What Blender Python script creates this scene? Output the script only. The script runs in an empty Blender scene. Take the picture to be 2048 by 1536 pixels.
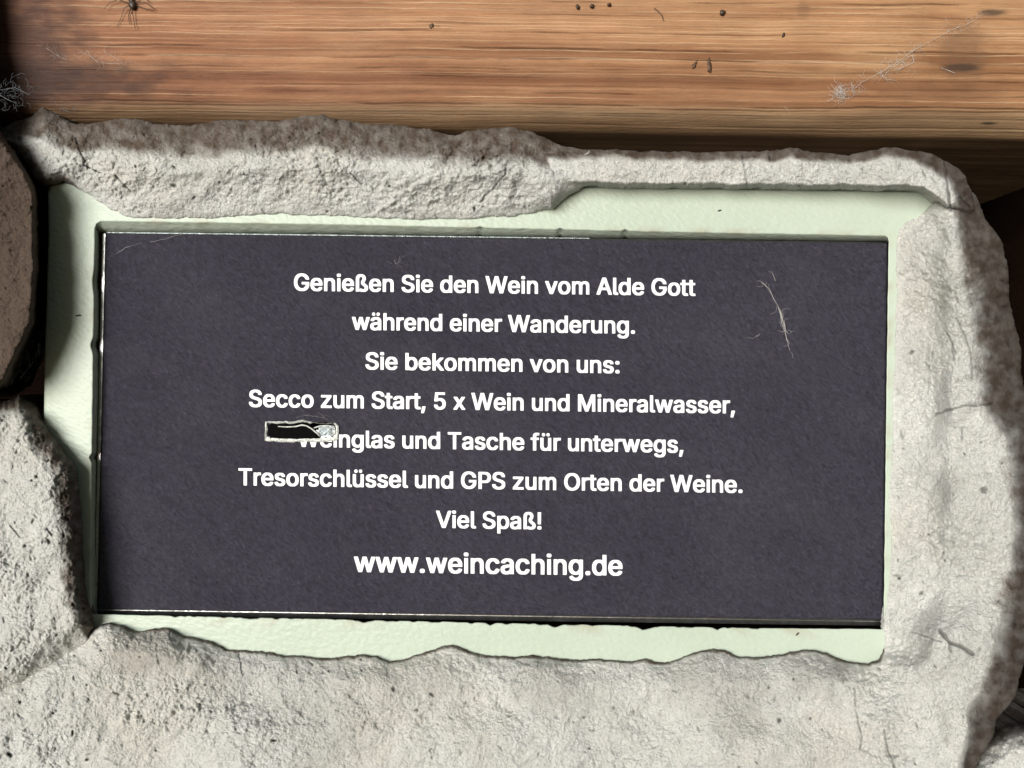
import bpy, bmesh, math, random, json
import numpy as np

# ------------------------------------------------------------------ camera, world, sun, exposure
SC = bpy.context.scene
C = SC.collection
S = 0.00018            # metres per photo pixel on the face of the green frame (y = 0)
D = 0.30               # camera distance
cam = bpy.data.cameras.new("camera"); cam_ob = bpy.data.objects.new("camera", cam); C.objects.link(cam_ob)
cam_ob.location = (0, -D, 0); cam_ob.rotation_euler = (math.radians(90), 0, 0)
cam.sensor_width = 36.0; cam.lens = 36.0 * D / (2048 * S)
cam.clip_start = 0.01; cam.clip_end = 200
SC.camera = cam_ob
SUN_AZ, SUN_EL = -25.0, 5.0          # degrees: daylight comes in low from the left under the roof
w = bpy.data.worlds.new("World"); SC.world = w; w.use_nodes = True
nt = w.node_tree; bg = nt.nodes['Background']
sky = nt.nodes.new('ShaderNodeTexSky'); sky.sky_type = 'NISHITA'; sky.sun_disc = False
sky.sun_elevation = math.radians(max(SUN_EL, 6.0)); sky.sun_rotation = math.radians(180 - SUN_AZ)
sky.air_density = 1.0; sky.dust_density = 0.6; sky.ozone_density = 1.0
nt.links.new(sky.outputs[0], bg.inputs[0]); bg.inputs[1].default_value = 0.05
sun = bpy.data.lights.new("sun", 'SUN'); sun.energy = 3.5; sun.angle = math.radians(32); sun.color = (1.0, 1.0, 0.985)
sun_ob = bpy.data.objects.new("sun", sun); C.objects.link(sun_ob)
az, el = math.radians(SUN_AZ), math.radians(SUN_EL)
from mathutils import Vector
sd = Vector((math.sin(az) * math.cos(el), -math.cos(az) * math.cos(el), math.sin(el)))   # towards the sun
sun_ob.location = sd * 2
sun_ob.rotation_euler = sd.to_track_quat('Z', 'Y').to_euler()
SC.view_settings.view_transform = 'Standard'; SC.view_settings.look = 'None'
SC.view_settings.exposure = 0.42; SC.view_settings.gamma = 1.0; SC.view_settings.use_curve_mapping = False
SC.render.engine = 'CYCLES'

# ------------------------------------------------------------------ helpers
def at(px, py, h=0.0):
    """photo pixel + height towards the viewer (mm) -> world point"""
    k = S * (D - h * .001) / D
    return ((px - 1024) * k, -h * .001, (768 - py) * k)

def at_np(px, py, h):
    k = S * (D - h * .001) / D
    return np.stack([(px - 1024) * k, -h * .001, (768 - py) * k], -1)

class Noise:
    def __init__(s, seed):
        r = np.random.RandomState(seed); a = r.rand(256) * 2 * np.pi
        s.p = r.permutation(256); s.gx = np.cos(a); s.gy = np.sin(a)
    def __call__(s, x, y):
        xi = np.floor(x).astype(np.int64); yi = np.floor(y).astype(np.int64)
        fx = x - xi; fy = y - yi
        u = fx * fx * fx * (fx * (fx * 6 - 15) + 10); v = fy * fy * fy * (fy * (fy * 6 - 15) + 10)
        def g(i, j, dx, dy):
            k = s.p[(s.p[i & 255] + j) & 255]; return s.gx[k] * dx + s.gy[k] * dy
        a = g(xi, yi, fx, fy); b = g(xi + 1, yi, fx - 1, fy); c = g(xi, yi + 1, fx, fy - 1); d = g(xi + 1, yi + 1, fx - 1, fy - 1)
        return ((a + (b - a) * u) + ((c + (d - c) * u) - (a + (b - a) * u)) * v) * 1.5
def fbm(seed, x, y, sc, octv=4, gain=.5):
    r = 0; a = 1; t = 0
    for o in range(octv):
        r = r + a * Noise(seed * 17 + o)(x / sc, y / sc); t += a; a *= gain; sc *= .5
    return r / t
def sstep(a, b, x):
    t = np.clip((x - a) / (b - a), 0, 1); return t * t * (3 - 2 * t)

def thing(name, label, cat, loc=(0, 0, 0), group=None):
    o = bpy.data.objects.new(name, None); C.objects.link(o); o.location = loc; o.empty_display_size = .01
    return tag(o, label, cat, group)
def tag(o, label, cat, group=None):
    o['label'] = label; o['category'] = cat
    if group: o['group'] = group
    return o
def link(name, me, m, parent=None, smooth=True):
    if smooth: me.polygons.foreach_set('use_smooth', np.ones(len(me.polygons), bool))
    o = bpy.data.objects.new(name, me); C.objects.link(o)
    if m: me.materials.append(m)
    if parent:
        o.parent = parent
        base = Vector(parent.location); q = parent.parent
        while q: base += Vector(q.location); q = q.parent
        o.location = -base        # vertices are given in world space
    return o
def np_mesh(name, V, F):
    """V (n,3), F (m,4) or list of such arrays"""
    me = bpy.data.meshes.new(name); F = np.asarray(F, np.int32); k = F.shape[1]
    me.vertices.add(len(V)); me.vertices.foreach_set('co', np.asarray(V, np.float32).ravel())
    me.loops.add(F.size); me.loops.foreach_set('vertex_index', F.ravel())
    me.polygons.add(len(F)); me.polygons.foreach_set('loop_start', np.arange(len(F), dtype=np.int32) * k)
    me.polygons.foreach_set('loop_total', np.full(len(F), k, np.int32))
    me.update(calc_edges=True); me.validate(); return me
def vattr(me, name, arr):
    a = me.attributes.new(name, 'FLOAT_COLOR', 'POINT')
    c = np.ones((len(me.vertices), 4), np.float32); c[:, :arr.shape[1]] = arr
    a.data.foreach_set('color', c.ravel())
def py_mesh(name, V, F):
    me = bpy.data.meshes.new(name); me.from_pydata([tuple(v) for v in V], [], F); me.update(); return me

class MB:
    def __init__(s): s.V = []; s.F = []
    def tube(s, pts, r, n=5):
        pts = [Vector(p) for p in pts]
        if len(pts) < 2: return
        rr = r if isinstance(r, (list, tuple)) else [r] * len(pts); b = len(s.V)
        for i, p in enumerate(pts):
            t = (pts[min(i + 1, len(pts) - 1)] - pts[max(i - 1, 0)])
            t = t.normalized() if t.length > 1e-9 else Vector((1, 0, 0))
            u = t.cross(Vector((0, 1, 0)));  u = u.normalized() if u.length > 1e-4 else Vector((1, 0, 0)); v = t.cross(u)
            for k in range(n):
                a = 2 * math.pi * k / n; s.V.append(p + (u * math.cos(a) + v * math.sin(a)) * rr[i])
        for i in range(len(pts) - 1):
            for k in range(n):
                s.F.append((b + i * n + k, b + i * n + (k + 1) % n, b + (i + 1) * n + (k + 1) % n, b + (i + 1) * n + k))
        s.F.append(tuple(b + k for k in range(n))[::-1]); e = b + (len(pts) - 1) * n; s.F.append(tuple(e + k for k in range(n)))
    def blob(s, c, rx, ry, rz, rot=0, seed=0, rough=.18, n=9, m=7):
        rnd = random.Random(seed); b = len(s.V); c = Vector(c); ca, sa = math.cos(rot), math.sin(rot)
        for i in range(m + 1):
            th = math.pi * i / m
            for k in range(n):
                ph = 2 * math.pi * k / n; q = 1 + rnd.uniform(-rough, rough)
                x = math.sin(th) * math.cos(ph) * rx * q; y = math.sin(th) * math.sin(ph) * ry * q; z = math.cos(th) * rz * q
                s.V.append(c + Vector((x * ca - z * sa, y, x * sa + z * ca)))
        for i in range(m):
            for k in range(n): s.F.append((b + i * n + k, b + i * n + (k + 1) % n, b + (i + 1) * n + (k + 1) % n, b + (i + 1) * n + k))
    def box(s, q, h0, h1):
        """q: four photo pixels clockwise, between heights h0 (back) and h1 (front)"""
        b = len(s.V); s.V += [Vector(at(x, y, h1)) for x, y in q]
        k0 = [Vector(at(x, y, h1)) for x, y in q]
        s.V += [Vector((p.x, -h0 * .001, p.z)) for p in k0]
        s.F += [(b, b + 3, b + 2, b + 1), (b + 4, b + 5, b + 6, b + 7)]
        for i in range(4): j = (i + 1) % 4; s.F.append((b + i, b + j, b + 4 + j, b + 4 + i))
    def build(s, name, m, parent=None, smooth=True):
        me = py_mesh(name, s.V, s.F)
        bm = bmesh.new(); bm.from_mesh(me); bmesh.ops.recalc_face_normals(bm, faces=bm.faces[:]); bm.to_mesh(me); bm.free()
        return link(name, me, m, parent, smooth)

# ------------------------------------------------------------------ materials
def mat(name):
    m = bpy.data.materials.new(name); m.use_nodes = True
    return m, m.node_tree, m.node_tree.nodes['Principled BSDF']
def nd(t, typ, **kw):
    n = t.nodes.new(typ)
    for k, v in kw.items(): setattr(n, k, v)
    return n
def noise_n(t, scale, detail=4, rough=.55, mapping=None, dist=0.0):
    n = nd(t, 'ShaderNodeTexNoise'); n.inputs['Scale'].default_value = scale; n.inputs['Detail'].default_value = detail
    n.inputs['Roughness'].default_value = rough; n.inputs['Distortion'].default_value = dist
    tc = nd(t, 'ShaderNodeTexCoord')
    if mapping:
        mp = nd(t, 'ShaderNodeMapping'); mp.vector_type = 'TEXTURE' if mapping[0][1] else 'POINT'; mp.inputs['Rotation'].default_value = mapping[0]; mp.inputs['Scale'].default_value = mapping[1]
        t.links.new(tc.outputs['Object'], mp.inputs[0]); t.links.new(mp.outputs[0], n.inputs['Vector'])
    else: t.links.new(tc.outputs['Object'], n.inputs['Vector'])
    return n
def ramp(t, src, stops):
    r = nd(t, 'ShaderNodeValToRGB'); e = r.color_ramp.elements
    while len(e) < len(stops): e.new(.5)
    for q, (p, c) in zip(e, stops):
        q.position = p; q.color = (c, c, c, 1) if isinstance(c, (int, float)) else (*c, 1)
    t.links.new(src, r.inputs[0]); return r
def mixc(t, fac, a, b, blend='MIX'):
    n = nd(t, 'ShaderNodeMix', data_type='RGBA', blend_type=blend)
    for s_, v in ((n.inputs[0], fac), (n.inputs[6], a), (n.inputs[7], b)):
        if isinstance(v, (int, float)): s_.default_value = v
        elif isinstance(v, tuple): s_.default_value = (*v, 1)
        else: t.links.new(v, s_)
    return n.outputs[2]
def bump(t, bs, src, dist, strength=1.0, prev=None):
    b = nd(t, 'ShaderNodeBump'); b.inputs['Distance'].default_value = dist; b.inputs['Strength'].default_value = strength
    t.links.new(src, b.inputs['Height'])
    if prev: t.links.new(prev.outputs[0], b.inputs['Normal'])
    t.links.new(b.outputs[0], bs.inputs['Normal']); return b
def simple(name, col, rough=.5, metal=0.0, var=.15, scale=900, bmp=0.0):
    m, t, b = mat(name); n = noise_n(t, scale)
    lo = tuple(c * (1 - var) for c in col); hi = tuple(min(1, c * (1 + var)) for c in col)
    t.links.new(ramp(t, n.outputs[0], [(.3, lo), (.7, hi)]).outputs[0], b.inputs['Base Color'])
    b.inputs['Roughness'].default_value = rough; b.inputs['Metallic'].default_value = metal
    if bmp: bump(t, b, n.outputs[0], bmp)
    return m

def mortar_mat(name, light, mid, dirt, dark):
    m, t, b = mat(name)
    n1 = noise_n(t, 38, 6, .62); n2 = noise_n(t, 420, 5, .7); n3 = noise_n(t, 1300, 4, .7)
    base = mixc(t, ramp(t, n1.outputs[0], [(.36, 0), (.64, 1)]).outputs[0], mid, light)
    sp = ramp(t, n2.outputs[0], [(.28, .60), (.42, .95), (.56, 1.0), (.72, 1.10)])
    base = mixc(t, .85, base, sp.outputs[0], 'MULTIPLY')
    warm = noise_n(t, 14, 4, .6)
    base = mixc(t, ramp(t, warm.outputs[0], [(.50, 0), (.72, .30)]).outputs[0], base, tuple(c * k for c, k in zip(mid, (1.0, .90, .72))))
    at_ = nd(t, 'ShaderNodeAttribute', attribute_name='wear'); sep = nd(t, 'ShaderNodeSeparateColor')
    t.links.new(at_.outputs['Color'], sep.inputs[0])
    dn = ramp(t, n2.outputs[0], [(.35, .8), (.7, 1.25)])
    dcol = mixc(t, 1.0, dirt, dn.outputs[0], 'MULTIPLY')
    base = mixc(t, sep.outputs[0], base, dcol)
    base = mixc(t, sep.outputs[1], base, dark)
    t.links.new(base, b.inputs['Base Color'])
    b.inputs['Roughness'].default_value = .88; b.inputs['Specular IOR Level'].default_value = .25
    b1 = bump(t, b, n2.outputs[0], .0016, .9); bump(t, b, n3.outputs[0], .0012, 1.0, b1)
    return m
M = {}
M['mortar'] = mortar_mat('mortar', (.82, .825, .785), (.725, .73, .685), (.135, .100, .076), (.030, .028, .022))
M['stone'] = mortar_mat('brown_stone', (.150, .108, .084), (.100, .072, .056), (.10, .065, .045), (.02, .015, .012))
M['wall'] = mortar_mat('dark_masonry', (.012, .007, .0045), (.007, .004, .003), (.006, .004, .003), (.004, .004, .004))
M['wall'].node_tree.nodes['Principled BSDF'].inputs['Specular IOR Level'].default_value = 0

# powder-coated green steel
m, t, b = mat('green_powder_coat'); M['green'] = m
n = noise_n(t, 30, 4); n2 = noise_n(t, 260, 4, .7)
col = mixc(t, ramp(t, n.outputs[0], [(.35, 0), (.65, 1)]).outputs[0], (.430, .505, .412), (.460, .530, .442))
col = mixc(t, ramp(t, n2.outputs[0], [(.69, 0), (.74, .5)]).outputs[0], col, (.50, .47, .33))
a_ = nd(t, 'ShaderNodeAttribute', attribute_name='wear'); b.inputs['Specular IOR Level'].default_value = .34; sp_ = nd(t, 'ShaderNodeSeparateColor'); t.links.new(a_.outputs['Color'], sp_.inputs[0])
col = mixc(t, sp_.outputs[0], col, (.30, .22, .13)); col = mixc(t, sp_.outputs[1], col, (.035, .045, .035))
t.links.new(col, b.inputs['Base Color']); b.inputs['Roughness'].default_value = .40
v = noise_n(t, 620, 2, .45, ((0, math.radians(25), 0), (1.5, 1, .8))); bump(t, b, v.outputs[0], .00036, .8)

# dark printed foil
m, t, b = mat('dark_foil'); M['foil'] = m
n = noise_n(t, 22, 5, .6); g1 = noise_n(t, 430, 6, .72, ((0, math.radians(38), 0), (1.7, 1, .8))); g2 = noise_n(t, 1300, 3, .6, ((0, math.radians(38), 0), (1.8, 1, .8)))
col = mixc(t, ramp(t, n.outputs[0], [(.3, 0), (.7, 1)]).outputs[0], (.037, .034, .052), (.047, .044, .064))
col = mixc(t, ramp(t, g2.outputs[0], [(.70, 0), (.80, .35)]).outputs[0], col, (.16, .155, .17))
col = mixc(t, 1.0, col, ramp(t, g1.outputs[0], [(.36, .86), (.5, 1.0), (.66, 1.15)]).outputs[0], 'MULTIPLY')
col = mixc(t, 1.0, col, ramp(t, g2.outputs[0], [(.36, .72), (.5, 1.0), (.62, 1.15), (.72, 1.7)]).outputs[0], 'MULTIPLY')
sm = noise_n(t, 34, 7, .72, ((0, math.radians(30), 0), (2.0, 1, .7))); col = mixc(t, ramp(t, sm.outputs[0], [(.50, 0), (.80, .17)]).outputs[0], col, (.115, .112, .122))
t.links.new(ramp(t, sm.outputs[0], [(.3, .31), (.7, .48)]).outputs[0], b.inputs['Roughness'])
t.links.new(col, b.inputs['Base Color']); b.inputs['Roughness'].default_value = .52; b.inputs['Specular IOR Level'].default_value = .42
b1 = bump(t, b, g1.outputs[0], .0032, .8); bump(t, b, g2.outputs[0], .0004, .6, b1)

# white lettering
m, t, b = mat('white_print'); M['white'] = m
n = noise_n(t, 700, 3)
t.links.new(ramp(t, n.outputs[0], [(.22, (.60, .62, .60)), (.36, (.93, .94, .95))]).outputs[0], b.inputs['Base Color']); b.inputs['Roughness'].default_value = .4
M['steel'] = simple('bare_steel', (.62, .63, .62), .28, 1.0, .2, 700, .0001)
M['zinc'] = simple('dull_zinc', (.27, .31, .32), .38, .7, .7, 1300, .0005)
M['darksteel'] = simple('dark_steel', (.045, .046, .045), .4, .0, .3, 500, .0001)
M['ivory'] = simple('ivory_plastic', (.60, .62, .58), .35, .3, .4, 1500, .0004)
M['black'] = simple('black_cavity', (.004, .004, .004), 1.0, 0, .3)
M['black'].node_tree.nodes['Principled BSDF'].inputs['Specular IOR Level'].default_value = .05
M['web'] = simple('cobweb_silk', (.62, .60, .56), .6, 0, .1)
M['webdark'] = simple('grey_cobweb', (.20, .22, .24), .6, 0, .3)
M['insect'] = simple('dark_chitin', (.050, .033, .022), .5, 0, .4)
M['pupa'] = simple('brown_husk', (.085, .045, .022), .55, 0, .5, 1500)

# weathered softwood
m, t, b = mat('weathered_wood'); M['wood'] = m
a_ = nd(t, 'ShaderNodeAttribute', attribute_name='grain')
f1 = noise_n(t, 1.0, 6, .68, ((0, 0, 0), (22, 300, 1100))); f2 = noise_n(t, 1.0, 4, .6, ((0, 0, 0), (90, 600, 3600)))
f3 = noise_n(t, 45, 4, .6)
col = mixc(t, 1.0, a_.outputs['Color'], ramp(t, f1.outputs[0], [(.25, .86), (.5, 1.0), (.75, 1.10)]).outputs[0], 'MULTIPLY')
col = mixc(t, 1.0, col, ramp(t, f2.outputs[0], [(.25, .90), (.7, 1.08)]).outputs[0], 'MULTIPLY')
col = mixc(t, .6, col, ramp(t, f3.outputs[0], [(.3, .82), (.7, 1.12)]).outputs[0], 'MULTIPLY')
f5 = noise_n(t, 1.0, 5, .7, ((0, 0, 0), (260, 900, 2100))); col = mixc(t, 1.0, col, ramp(t, f5.outputs[0], [(.28, .80), (.45, 1.0), (.6, 1.0), (.75, 1.13)]).outputs[0], 'MULTIPLY')
t.links.new(col, b.inputs['Base Color']); b.inputs['Roughness'].default_value = .62; b.inputs['Specular IOR Level'].default_value = .3
f4 = noise_n(t, 1.0, 4, .65, ((0, 0, 0), (330, 900, 1700))); 
b1 = bump(t, b, f1.outputs[0], .0006, .5); b2 = bump(t, b, f2.outputs[0], .0003, .5, b1); bump(t, b, f4.outputs[0], .0004, .5, b2)

# ------------------------------------------------------------------ rough mortar lumps (height fields)
def lump(name, poly, Hp, m, parent, seed, step=2.0, edge_noise=5.0, wrinkle=1.0, cracks=(), pits=0, clip=None, stains=(), boost=()):
    """poly rows: x, y, e (edge height mm), w (rounding px), k (0 round .. 1 feathered), g (dirt width px)"""
    P = np.array(poly, float); x0, y0 = P[:, 0].min() - 12, P[:, 1].min() - 12; x1, y1 = P[:, 0].max() + 12, P[:, 1].max() + 12
    if clip: x0, y0, x1, y1 = max(x0, clip[0]), max(y0, clip[1]), min(x1, clip[2]), min(y1, clip[3])
    gx = np.arange(x0, x1, step); gy = np.arange(y0, y1, step); X, Y = np.meshgrid(gx, gy)
    X, Y = X.astype(np.float64), Y.astype(np.float64)
    QX = X + edge_noise * 1.5 * fbm(seed, X, Y, 50, 5, .66); QY = Y + edge_noise * 1.5 * fbm(seed + 1, X, Y, 50, 5, .66)
    best = np.full(X.shape, 1e9); ins = np.zeros(X.shape, bool); W = np.zeros(X.shape); A = np.zeros(X.shape + (4,))
    n = len(P); big = np.full(X.shape, 1e9); bigA = None
    outer = np.full(X.shape, 1e9)
    for i in range(n):
        a, c = P[i], P[(i + 1) % n]; dx, dy = c[0] - a[0], c[1] - a[1]; L2 = dx * dx + dy * dy
        tt = np.clip(((QX - a[0]) * dx + (QY - a[1]) * dy) / L2, 0, 1)
        d = np.hypot(QX - a[0] - tt * dx, QY - a[1] - tt * dy)
        best = np.minimum(best, d)
        cond = (a[1] > QY) != (c[1] > QY)
        if dy != 0: ins ^= cond & (QX < (QY - a[1]) * dx / dy + a[0])
        at4 = a[2:6] + tt[..., None] * (c[2:6] - a[2:6])
        wt = math.sqrt(L2) / (d + 4) ** 4
        W += wt; A += wt[..., None] * at4
        
    A /= W[..., None]; e, wd, kf, gd = [A[..., i] for i in range(4)]
    sdv = np.where(ins, best, -best)
    Hs = np.zeros(X.shape); Ws = np.zeros(X.shape)
    for hx, hy, hh in Hp:
        q = 1 / ((X - hx) ** 2 + (Y - hy) ** 2 + 45 ** 2) ** 1.6; Hs += q * hh; Ws += q
    H = Hs / Ws
    dd = np.clip(sdv, 0, None); tt = np.clip(dd / wd, 0, 1)
    prof = (1 - kf) * np.sqrt(np.clip(1 - (1 - tt) ** 2, 0, 1)) + kf * (tt * tt * (3 - 2 * tt))
    amp = sstep(0, 1, dd / 26.0)
    h = e + (H - e) * prof
    wr = 1.3 * (.45 - 2 * np.abs(fbm(seed + 17, X + .35 * Y, Y, 115, 3, .5))) + 2.0 * fbm(seed + 2, X, Y, 190, 3) + 1.25 * fbm(seed + 3, X, Y, 64, 3)
    R1 = 1 - np.abs(fbm(seed + 4, X * .8 + Y * .55, Y - X * .3, 34, 4, .55)) * 2
    R2 = 1 - np.abs(fbm(seed + 5, X, Y, 15, 3, .6)) * 2
    patch = sstep(-.25, .45, fbm(seed + 6, X, Y, 150, 3)); side = sstep(1.15, .2, tt)   # wrinkles are strongest on the rounded flanks
    bo = np.ones(X.shape)
    for bx, by, br, ba in boost: bo = np.maximum(bo, 1 + (ba - 1) * sstep(1.25, .4, np.hypot(X - bx, Y - by) / br))
    wrinkle = wrinkle * bo
    wr = wr + wrinkle * (.12 + .88 * np.maximum(side * .55, patch * .85)) * (.55 + .9 * sstep(-.3, .4, fbm(seed + 18, X, Y, 230, 3))) * (1.45 * (R1 - .5) + .80 * (R2 - .5)) + .34 * fbm(seed + 7, X, Y, 9, 2) + .30 * wrinkle * (1 - 2 * np.abs(fbm(seed + 11, X + .5 * Y, Y - .3 * X, 22, 4, .75)))
    fa = 1.05 + .5 * fbm(seed + 14, X, Y, 120, 2); fu = X * np.cos(fa) + Y * np.sin(fa); fv = -X * np.sin(fa) + Y * np.cos(fa)
    wr = wr + bo * .42 * (.35 + .65 * patch) * (.6 - 2 * np.abs(fbm(seed + 15, fu * .45, fv, 9.0, 2, .6))) + .30 * (.5 - 2 * np.abs(fbm(seed + 16, fu * .5 + fv * .3, fv, 5.5, 2)))
    h = h + wr * (.15 + .85 * amp)
    wear = np.zeros(X.shape + (3,))
    dn = fbm(seed + 8, X, Y, 60, 5, .6)
    wear[..., 0] = np.clip(sstep(1.10, .45, dd / np.maximum(gd, 1) + .6 * dn) * (gd > 2) * (.9 + .3 * fbm(seed + 13, X, Y, 20, 3)), 0, 1)
    # grime in the low places of the wrinkles
    wear[..., 1] = np.clip(.12 * sstep(.66, .98, np.maximum(np.abs(1 - R1) * .62, np.abs(1 - R2) * .55)) * (.3 + .7 * patch), 0, 1)
    rnd = random.Random(seed)
    for (sx, sy, sr, sa) in stains:
        q = np.hypot(X - sx, (Y - sy) * 1.15) / sr + .5 * dn
        wear[..., 0] = np.maximum(wear[..., 0], sa * sstep(1.1, .3, q))
    for i in range(pits):
        cx = rnd.uniform(max(x0, 0), min(x1, 2048)); cy = rnd.uniform(max(y0, 0), min(y1, 1536)); r = rnd.uniform(1.6, 3.6) if rnd.random() < .82 else rnd.uniform(4.0, 7.5)
        ang = rnd.uniform(0, math.pi); st = rnd.uniform(1.0, 2.6)
        i0, i1 = int((cx - 24 - x0) / step), int((cx + 24 - x0) / step) + 1; j0, j1 = int((cy - 24 - y0) / step), int((cy + 24 - y0) / step) + 1
        i0, j0 = max(i0, 0), max(j0, 0)
        sl = (slice(j0, j1), slice(i0, i1)); ux = X[sl] - cx; uy = Y[sl] - cy
        if ux.size == 0: continue
        ra = np.hypot(ux * math.cos(ang) + uy * math.sin(ang), (-ux * math.sin(ang) + uy * math.cos(ang)) * st) * (1 + .35 * fbm(seed + 40 + i % 7, X[sl] + 31 * i, Y[sl], 7, 2))
        q = sstep(r * 1.25, r * .5, ra); h[sl] -= 1.3 * q * min(1, r / 3.5); wear[sl + (1,)] = np.maximum(wear[sl + (1,)], q * rnd.uniform(.45, .95))
    for i in range(int(pits * 1.7)):
        cx = rnd.uniform(max(x0, 0), min(x1, 2048)); cy = rnd.uniform(max(y0, 0), min(y1, 1536)); L = rnd.uniform(3, 11); ang = rnd.gauss(.9, .8); cv = rnd.uniform(-.03, .03)
        i0, i1 = int((cx - 24 - x0) / step), int((cx + 24 - x0) / step) + 1; j0, j1 = int((cy - 24 - y0) / step), int((cy + 24 - y0) / step) + 1
        i0, j0 = max(i0, 0), max(j0, 0); sl = (slice(j0, j1), slice(i0, i1)); ux = X[sl] - cx; uy = Y[sl] - cy
        if ux.size == 0: continue
        a_u = ux * math.cos(ang) + uy * math.sin(ang); a_v = -ux * math.sin(ang) + uy * math.cos(ang) + cv * a_u ** 2
        q = np.exp(-(a_v / 1.5) ** 2) * sstep(L, L * .4, np.abs(a_u)); h[sl] -= .7 * q; wear[sl + (1,)] = np.maximum(wear[sl + (1,)], q * rnd.uniform(.2, .75))
    for cr in cracks:
        pts, cw, cd = cr
        dc = np.full(X.shape, 1e9); wob = 5 * fbm(seed + 9, X, Y, 24, 3)
        for (ax, ay), (bx, by) in zip(pts[:-1], pts[1:]):
            dx, dy = bx - ax, by - ay; L2 = dx * dx + dy * dy
            tt2 = np.clip(((X + wob - ax) * dx + (Y + wob - ay) * dy) / L2, 0, 1)
            dc = np.minimum(dc, np.hypot(X + wob - ax - tt2 * dx, Y + wob - ay - tt2 * dy))
        q = sstep(cw * 1.6, cw * .3, 2.0 * dc * (1 + .5 * fbm(seed + 10, X, Y, 16, 2))); h -= cd * q; wear[..., 1] = np.maximum(wear[..., 1], .5 * q)
    # keep inside cells, snap the rim to the outline
    gyv, gxv = np.gradient(sdv, step); gl = np.maximum(np.hypot(gxv, gyv), .3)
    keepv = ins
    cell = keepv[:-1, :-1] | keepv[1:, :-1] | keepv[:-1, 1:] | keepv[1:, 1:]
    out = ~ins; mv = np.clip(-sdv, 0, 2.5 * step)
    PX = X + np.where(out, gxv / gl ** 2 * mv, 0); PY = Y + np.where(out, gyv / gl ** 2 * mv, 0)
    idx = -np.ones(X.shape, int); used = np.zeros(X.shape, bool)
    used[:-1, :-1] |= cell; used[1:, :-1] |= cell; used[:-1, 1:] |= cell; used[1:, 1:] |= cell
    idx[used] = np.arange(used.sum())
    V = at_np(PX[used], PY[used], h[used]); WV = wear[used]
    j, i = np.where(cell)
    F = np.stack([idx[j, i], idx[j + 1, i], idx[j + 1, i + 1], idx[j, i + 1]], 1)
    # skirt: boundary edges go straight back
    E = np.concatenate([F[:, [0, 1]], F[:, [1, 2]], F[:, [2, 3]], F[:, [3, 0]]])
    key = np.sort(E, 1); kk = key[:, 0].astype(np.int64) * len(V) + key[:, 1]
    u, inv, cnt = np.unique(kk, return_inverse=True, return_counts=True); B = E[cnt[inv] == 1]
    bv = np.unique(B); mp = -np.ones(len(V), int); mp[bv] = len(V) + np.arange(len(bv))
    ee = e[used][bv]; back = np.where((ee < -4) | (ee > 2.5), .06, np.clip(-h[used][bv] * .001, -.02, .02) + .0025)
    V2 = V[bv].copy(); V2[:, 1] = np.maximum(V2[:, 1] + .0015, back)
    F = np.concatenate([F, np.stack([B[:, 1], B[:, 0], mp[B[:, 0]], mp[B[:, 1]]], 1)])
    V = np.concatenate([V, V2]); WV = np.concatenate([WV, WV[bv]])
    me = np_mesh(name, V, F); vattr(me, 'wear', WV)
    return link(name, me, m, parent)

# ------------------------------------------------------------------ wall behind everything
wv = []; 
gx = np.arange(-900, 3000, 30.); gy = np.arange(-700, 2300, 30.); X, Y = np.meshgrid(gx, gy)
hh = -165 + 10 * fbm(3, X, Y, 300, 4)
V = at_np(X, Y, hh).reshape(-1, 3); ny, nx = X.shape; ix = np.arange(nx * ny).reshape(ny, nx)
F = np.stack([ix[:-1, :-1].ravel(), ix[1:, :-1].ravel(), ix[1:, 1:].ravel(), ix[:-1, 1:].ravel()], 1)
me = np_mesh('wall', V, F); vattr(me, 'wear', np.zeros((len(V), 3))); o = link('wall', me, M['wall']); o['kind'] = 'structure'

# ------------------------------------------------------------------ wooden beam
BH, BR, BY0 = 0.0, 10.5, 188.0          # front height mm, radius of the worn lower edge mm, photo row where the rounding starts
def beam_profile(vy):
    """photo-row-like coordinate on the front face -> (row offset world mm from BY0 line, height)"""
    kpx = S * 1000 * (D - BH * .001) / D
    s_ = (vy - BY0) * kpx; th = np.clip(s_ / BR, 0, math.pi / 2); ext = np.clip(s_ - BR * math.pi / 2, 0, None)
    down = np.where(s_ < 0, s_, BR * np.sin(th)); hh = np.where(s_ < 0, BH, BH - BR * (1 - np.cos(th)) - ext)
    return down, hh
def beam_pt(x, y, lift=0.0):
    """x, y photo pixels on the front face of the beam"""
    k = S * (D - BH * .001) / D
    y = np.asarray(y, float); x = np.asarray(x, float)
    dn, hh = beam_profile(y); z = (768 - BY0) * k - dn * .001
    return np.stack([(np.asarray(x, float) - 1024) * k, -(hh + lift) * .001, z], -1)
gx = np.arange(-260, 2320, 3.2); gy = np.concatenate([np.arange(-260, -20, 8.), np.arange(-20, 300, 1.05), np.arange(300, 1000, 3.0)])
X, Y = np.meshgrid(gx, gy)
slope = .0105
warp = 3.2 * fbm(21, X, Y, 420, 3) + 1.2 * fbm(22, X, Y * 2.5, 130, 3)
v = Y - slope * (X - 1024) + warp                       # row in the wood's own grain
lift = np.zeros(X.shape)
ring = Noise(5)(v / 26.0, X / 2600) * .9 + .6 * Noise(6)(v / 9.0, X / 1500) + .35 * Noise(9)(v / 3.6, X / 700)
ring = ring / 1.5
big = fbm(23, X * .16, v, 60, 3)
light = np.array([.430, .230, .122]); lt2 = np.array([.480, .295, .165]); dk = np.array([.245, .112, .052])
u = sstep(-.55, .5, ring + .35 * big)[..., None]
colr = dk + (light - dk) * u
colr = colr + (lt2 - colr) * sstep(.1, .7, big)[..., None] * .6
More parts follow.
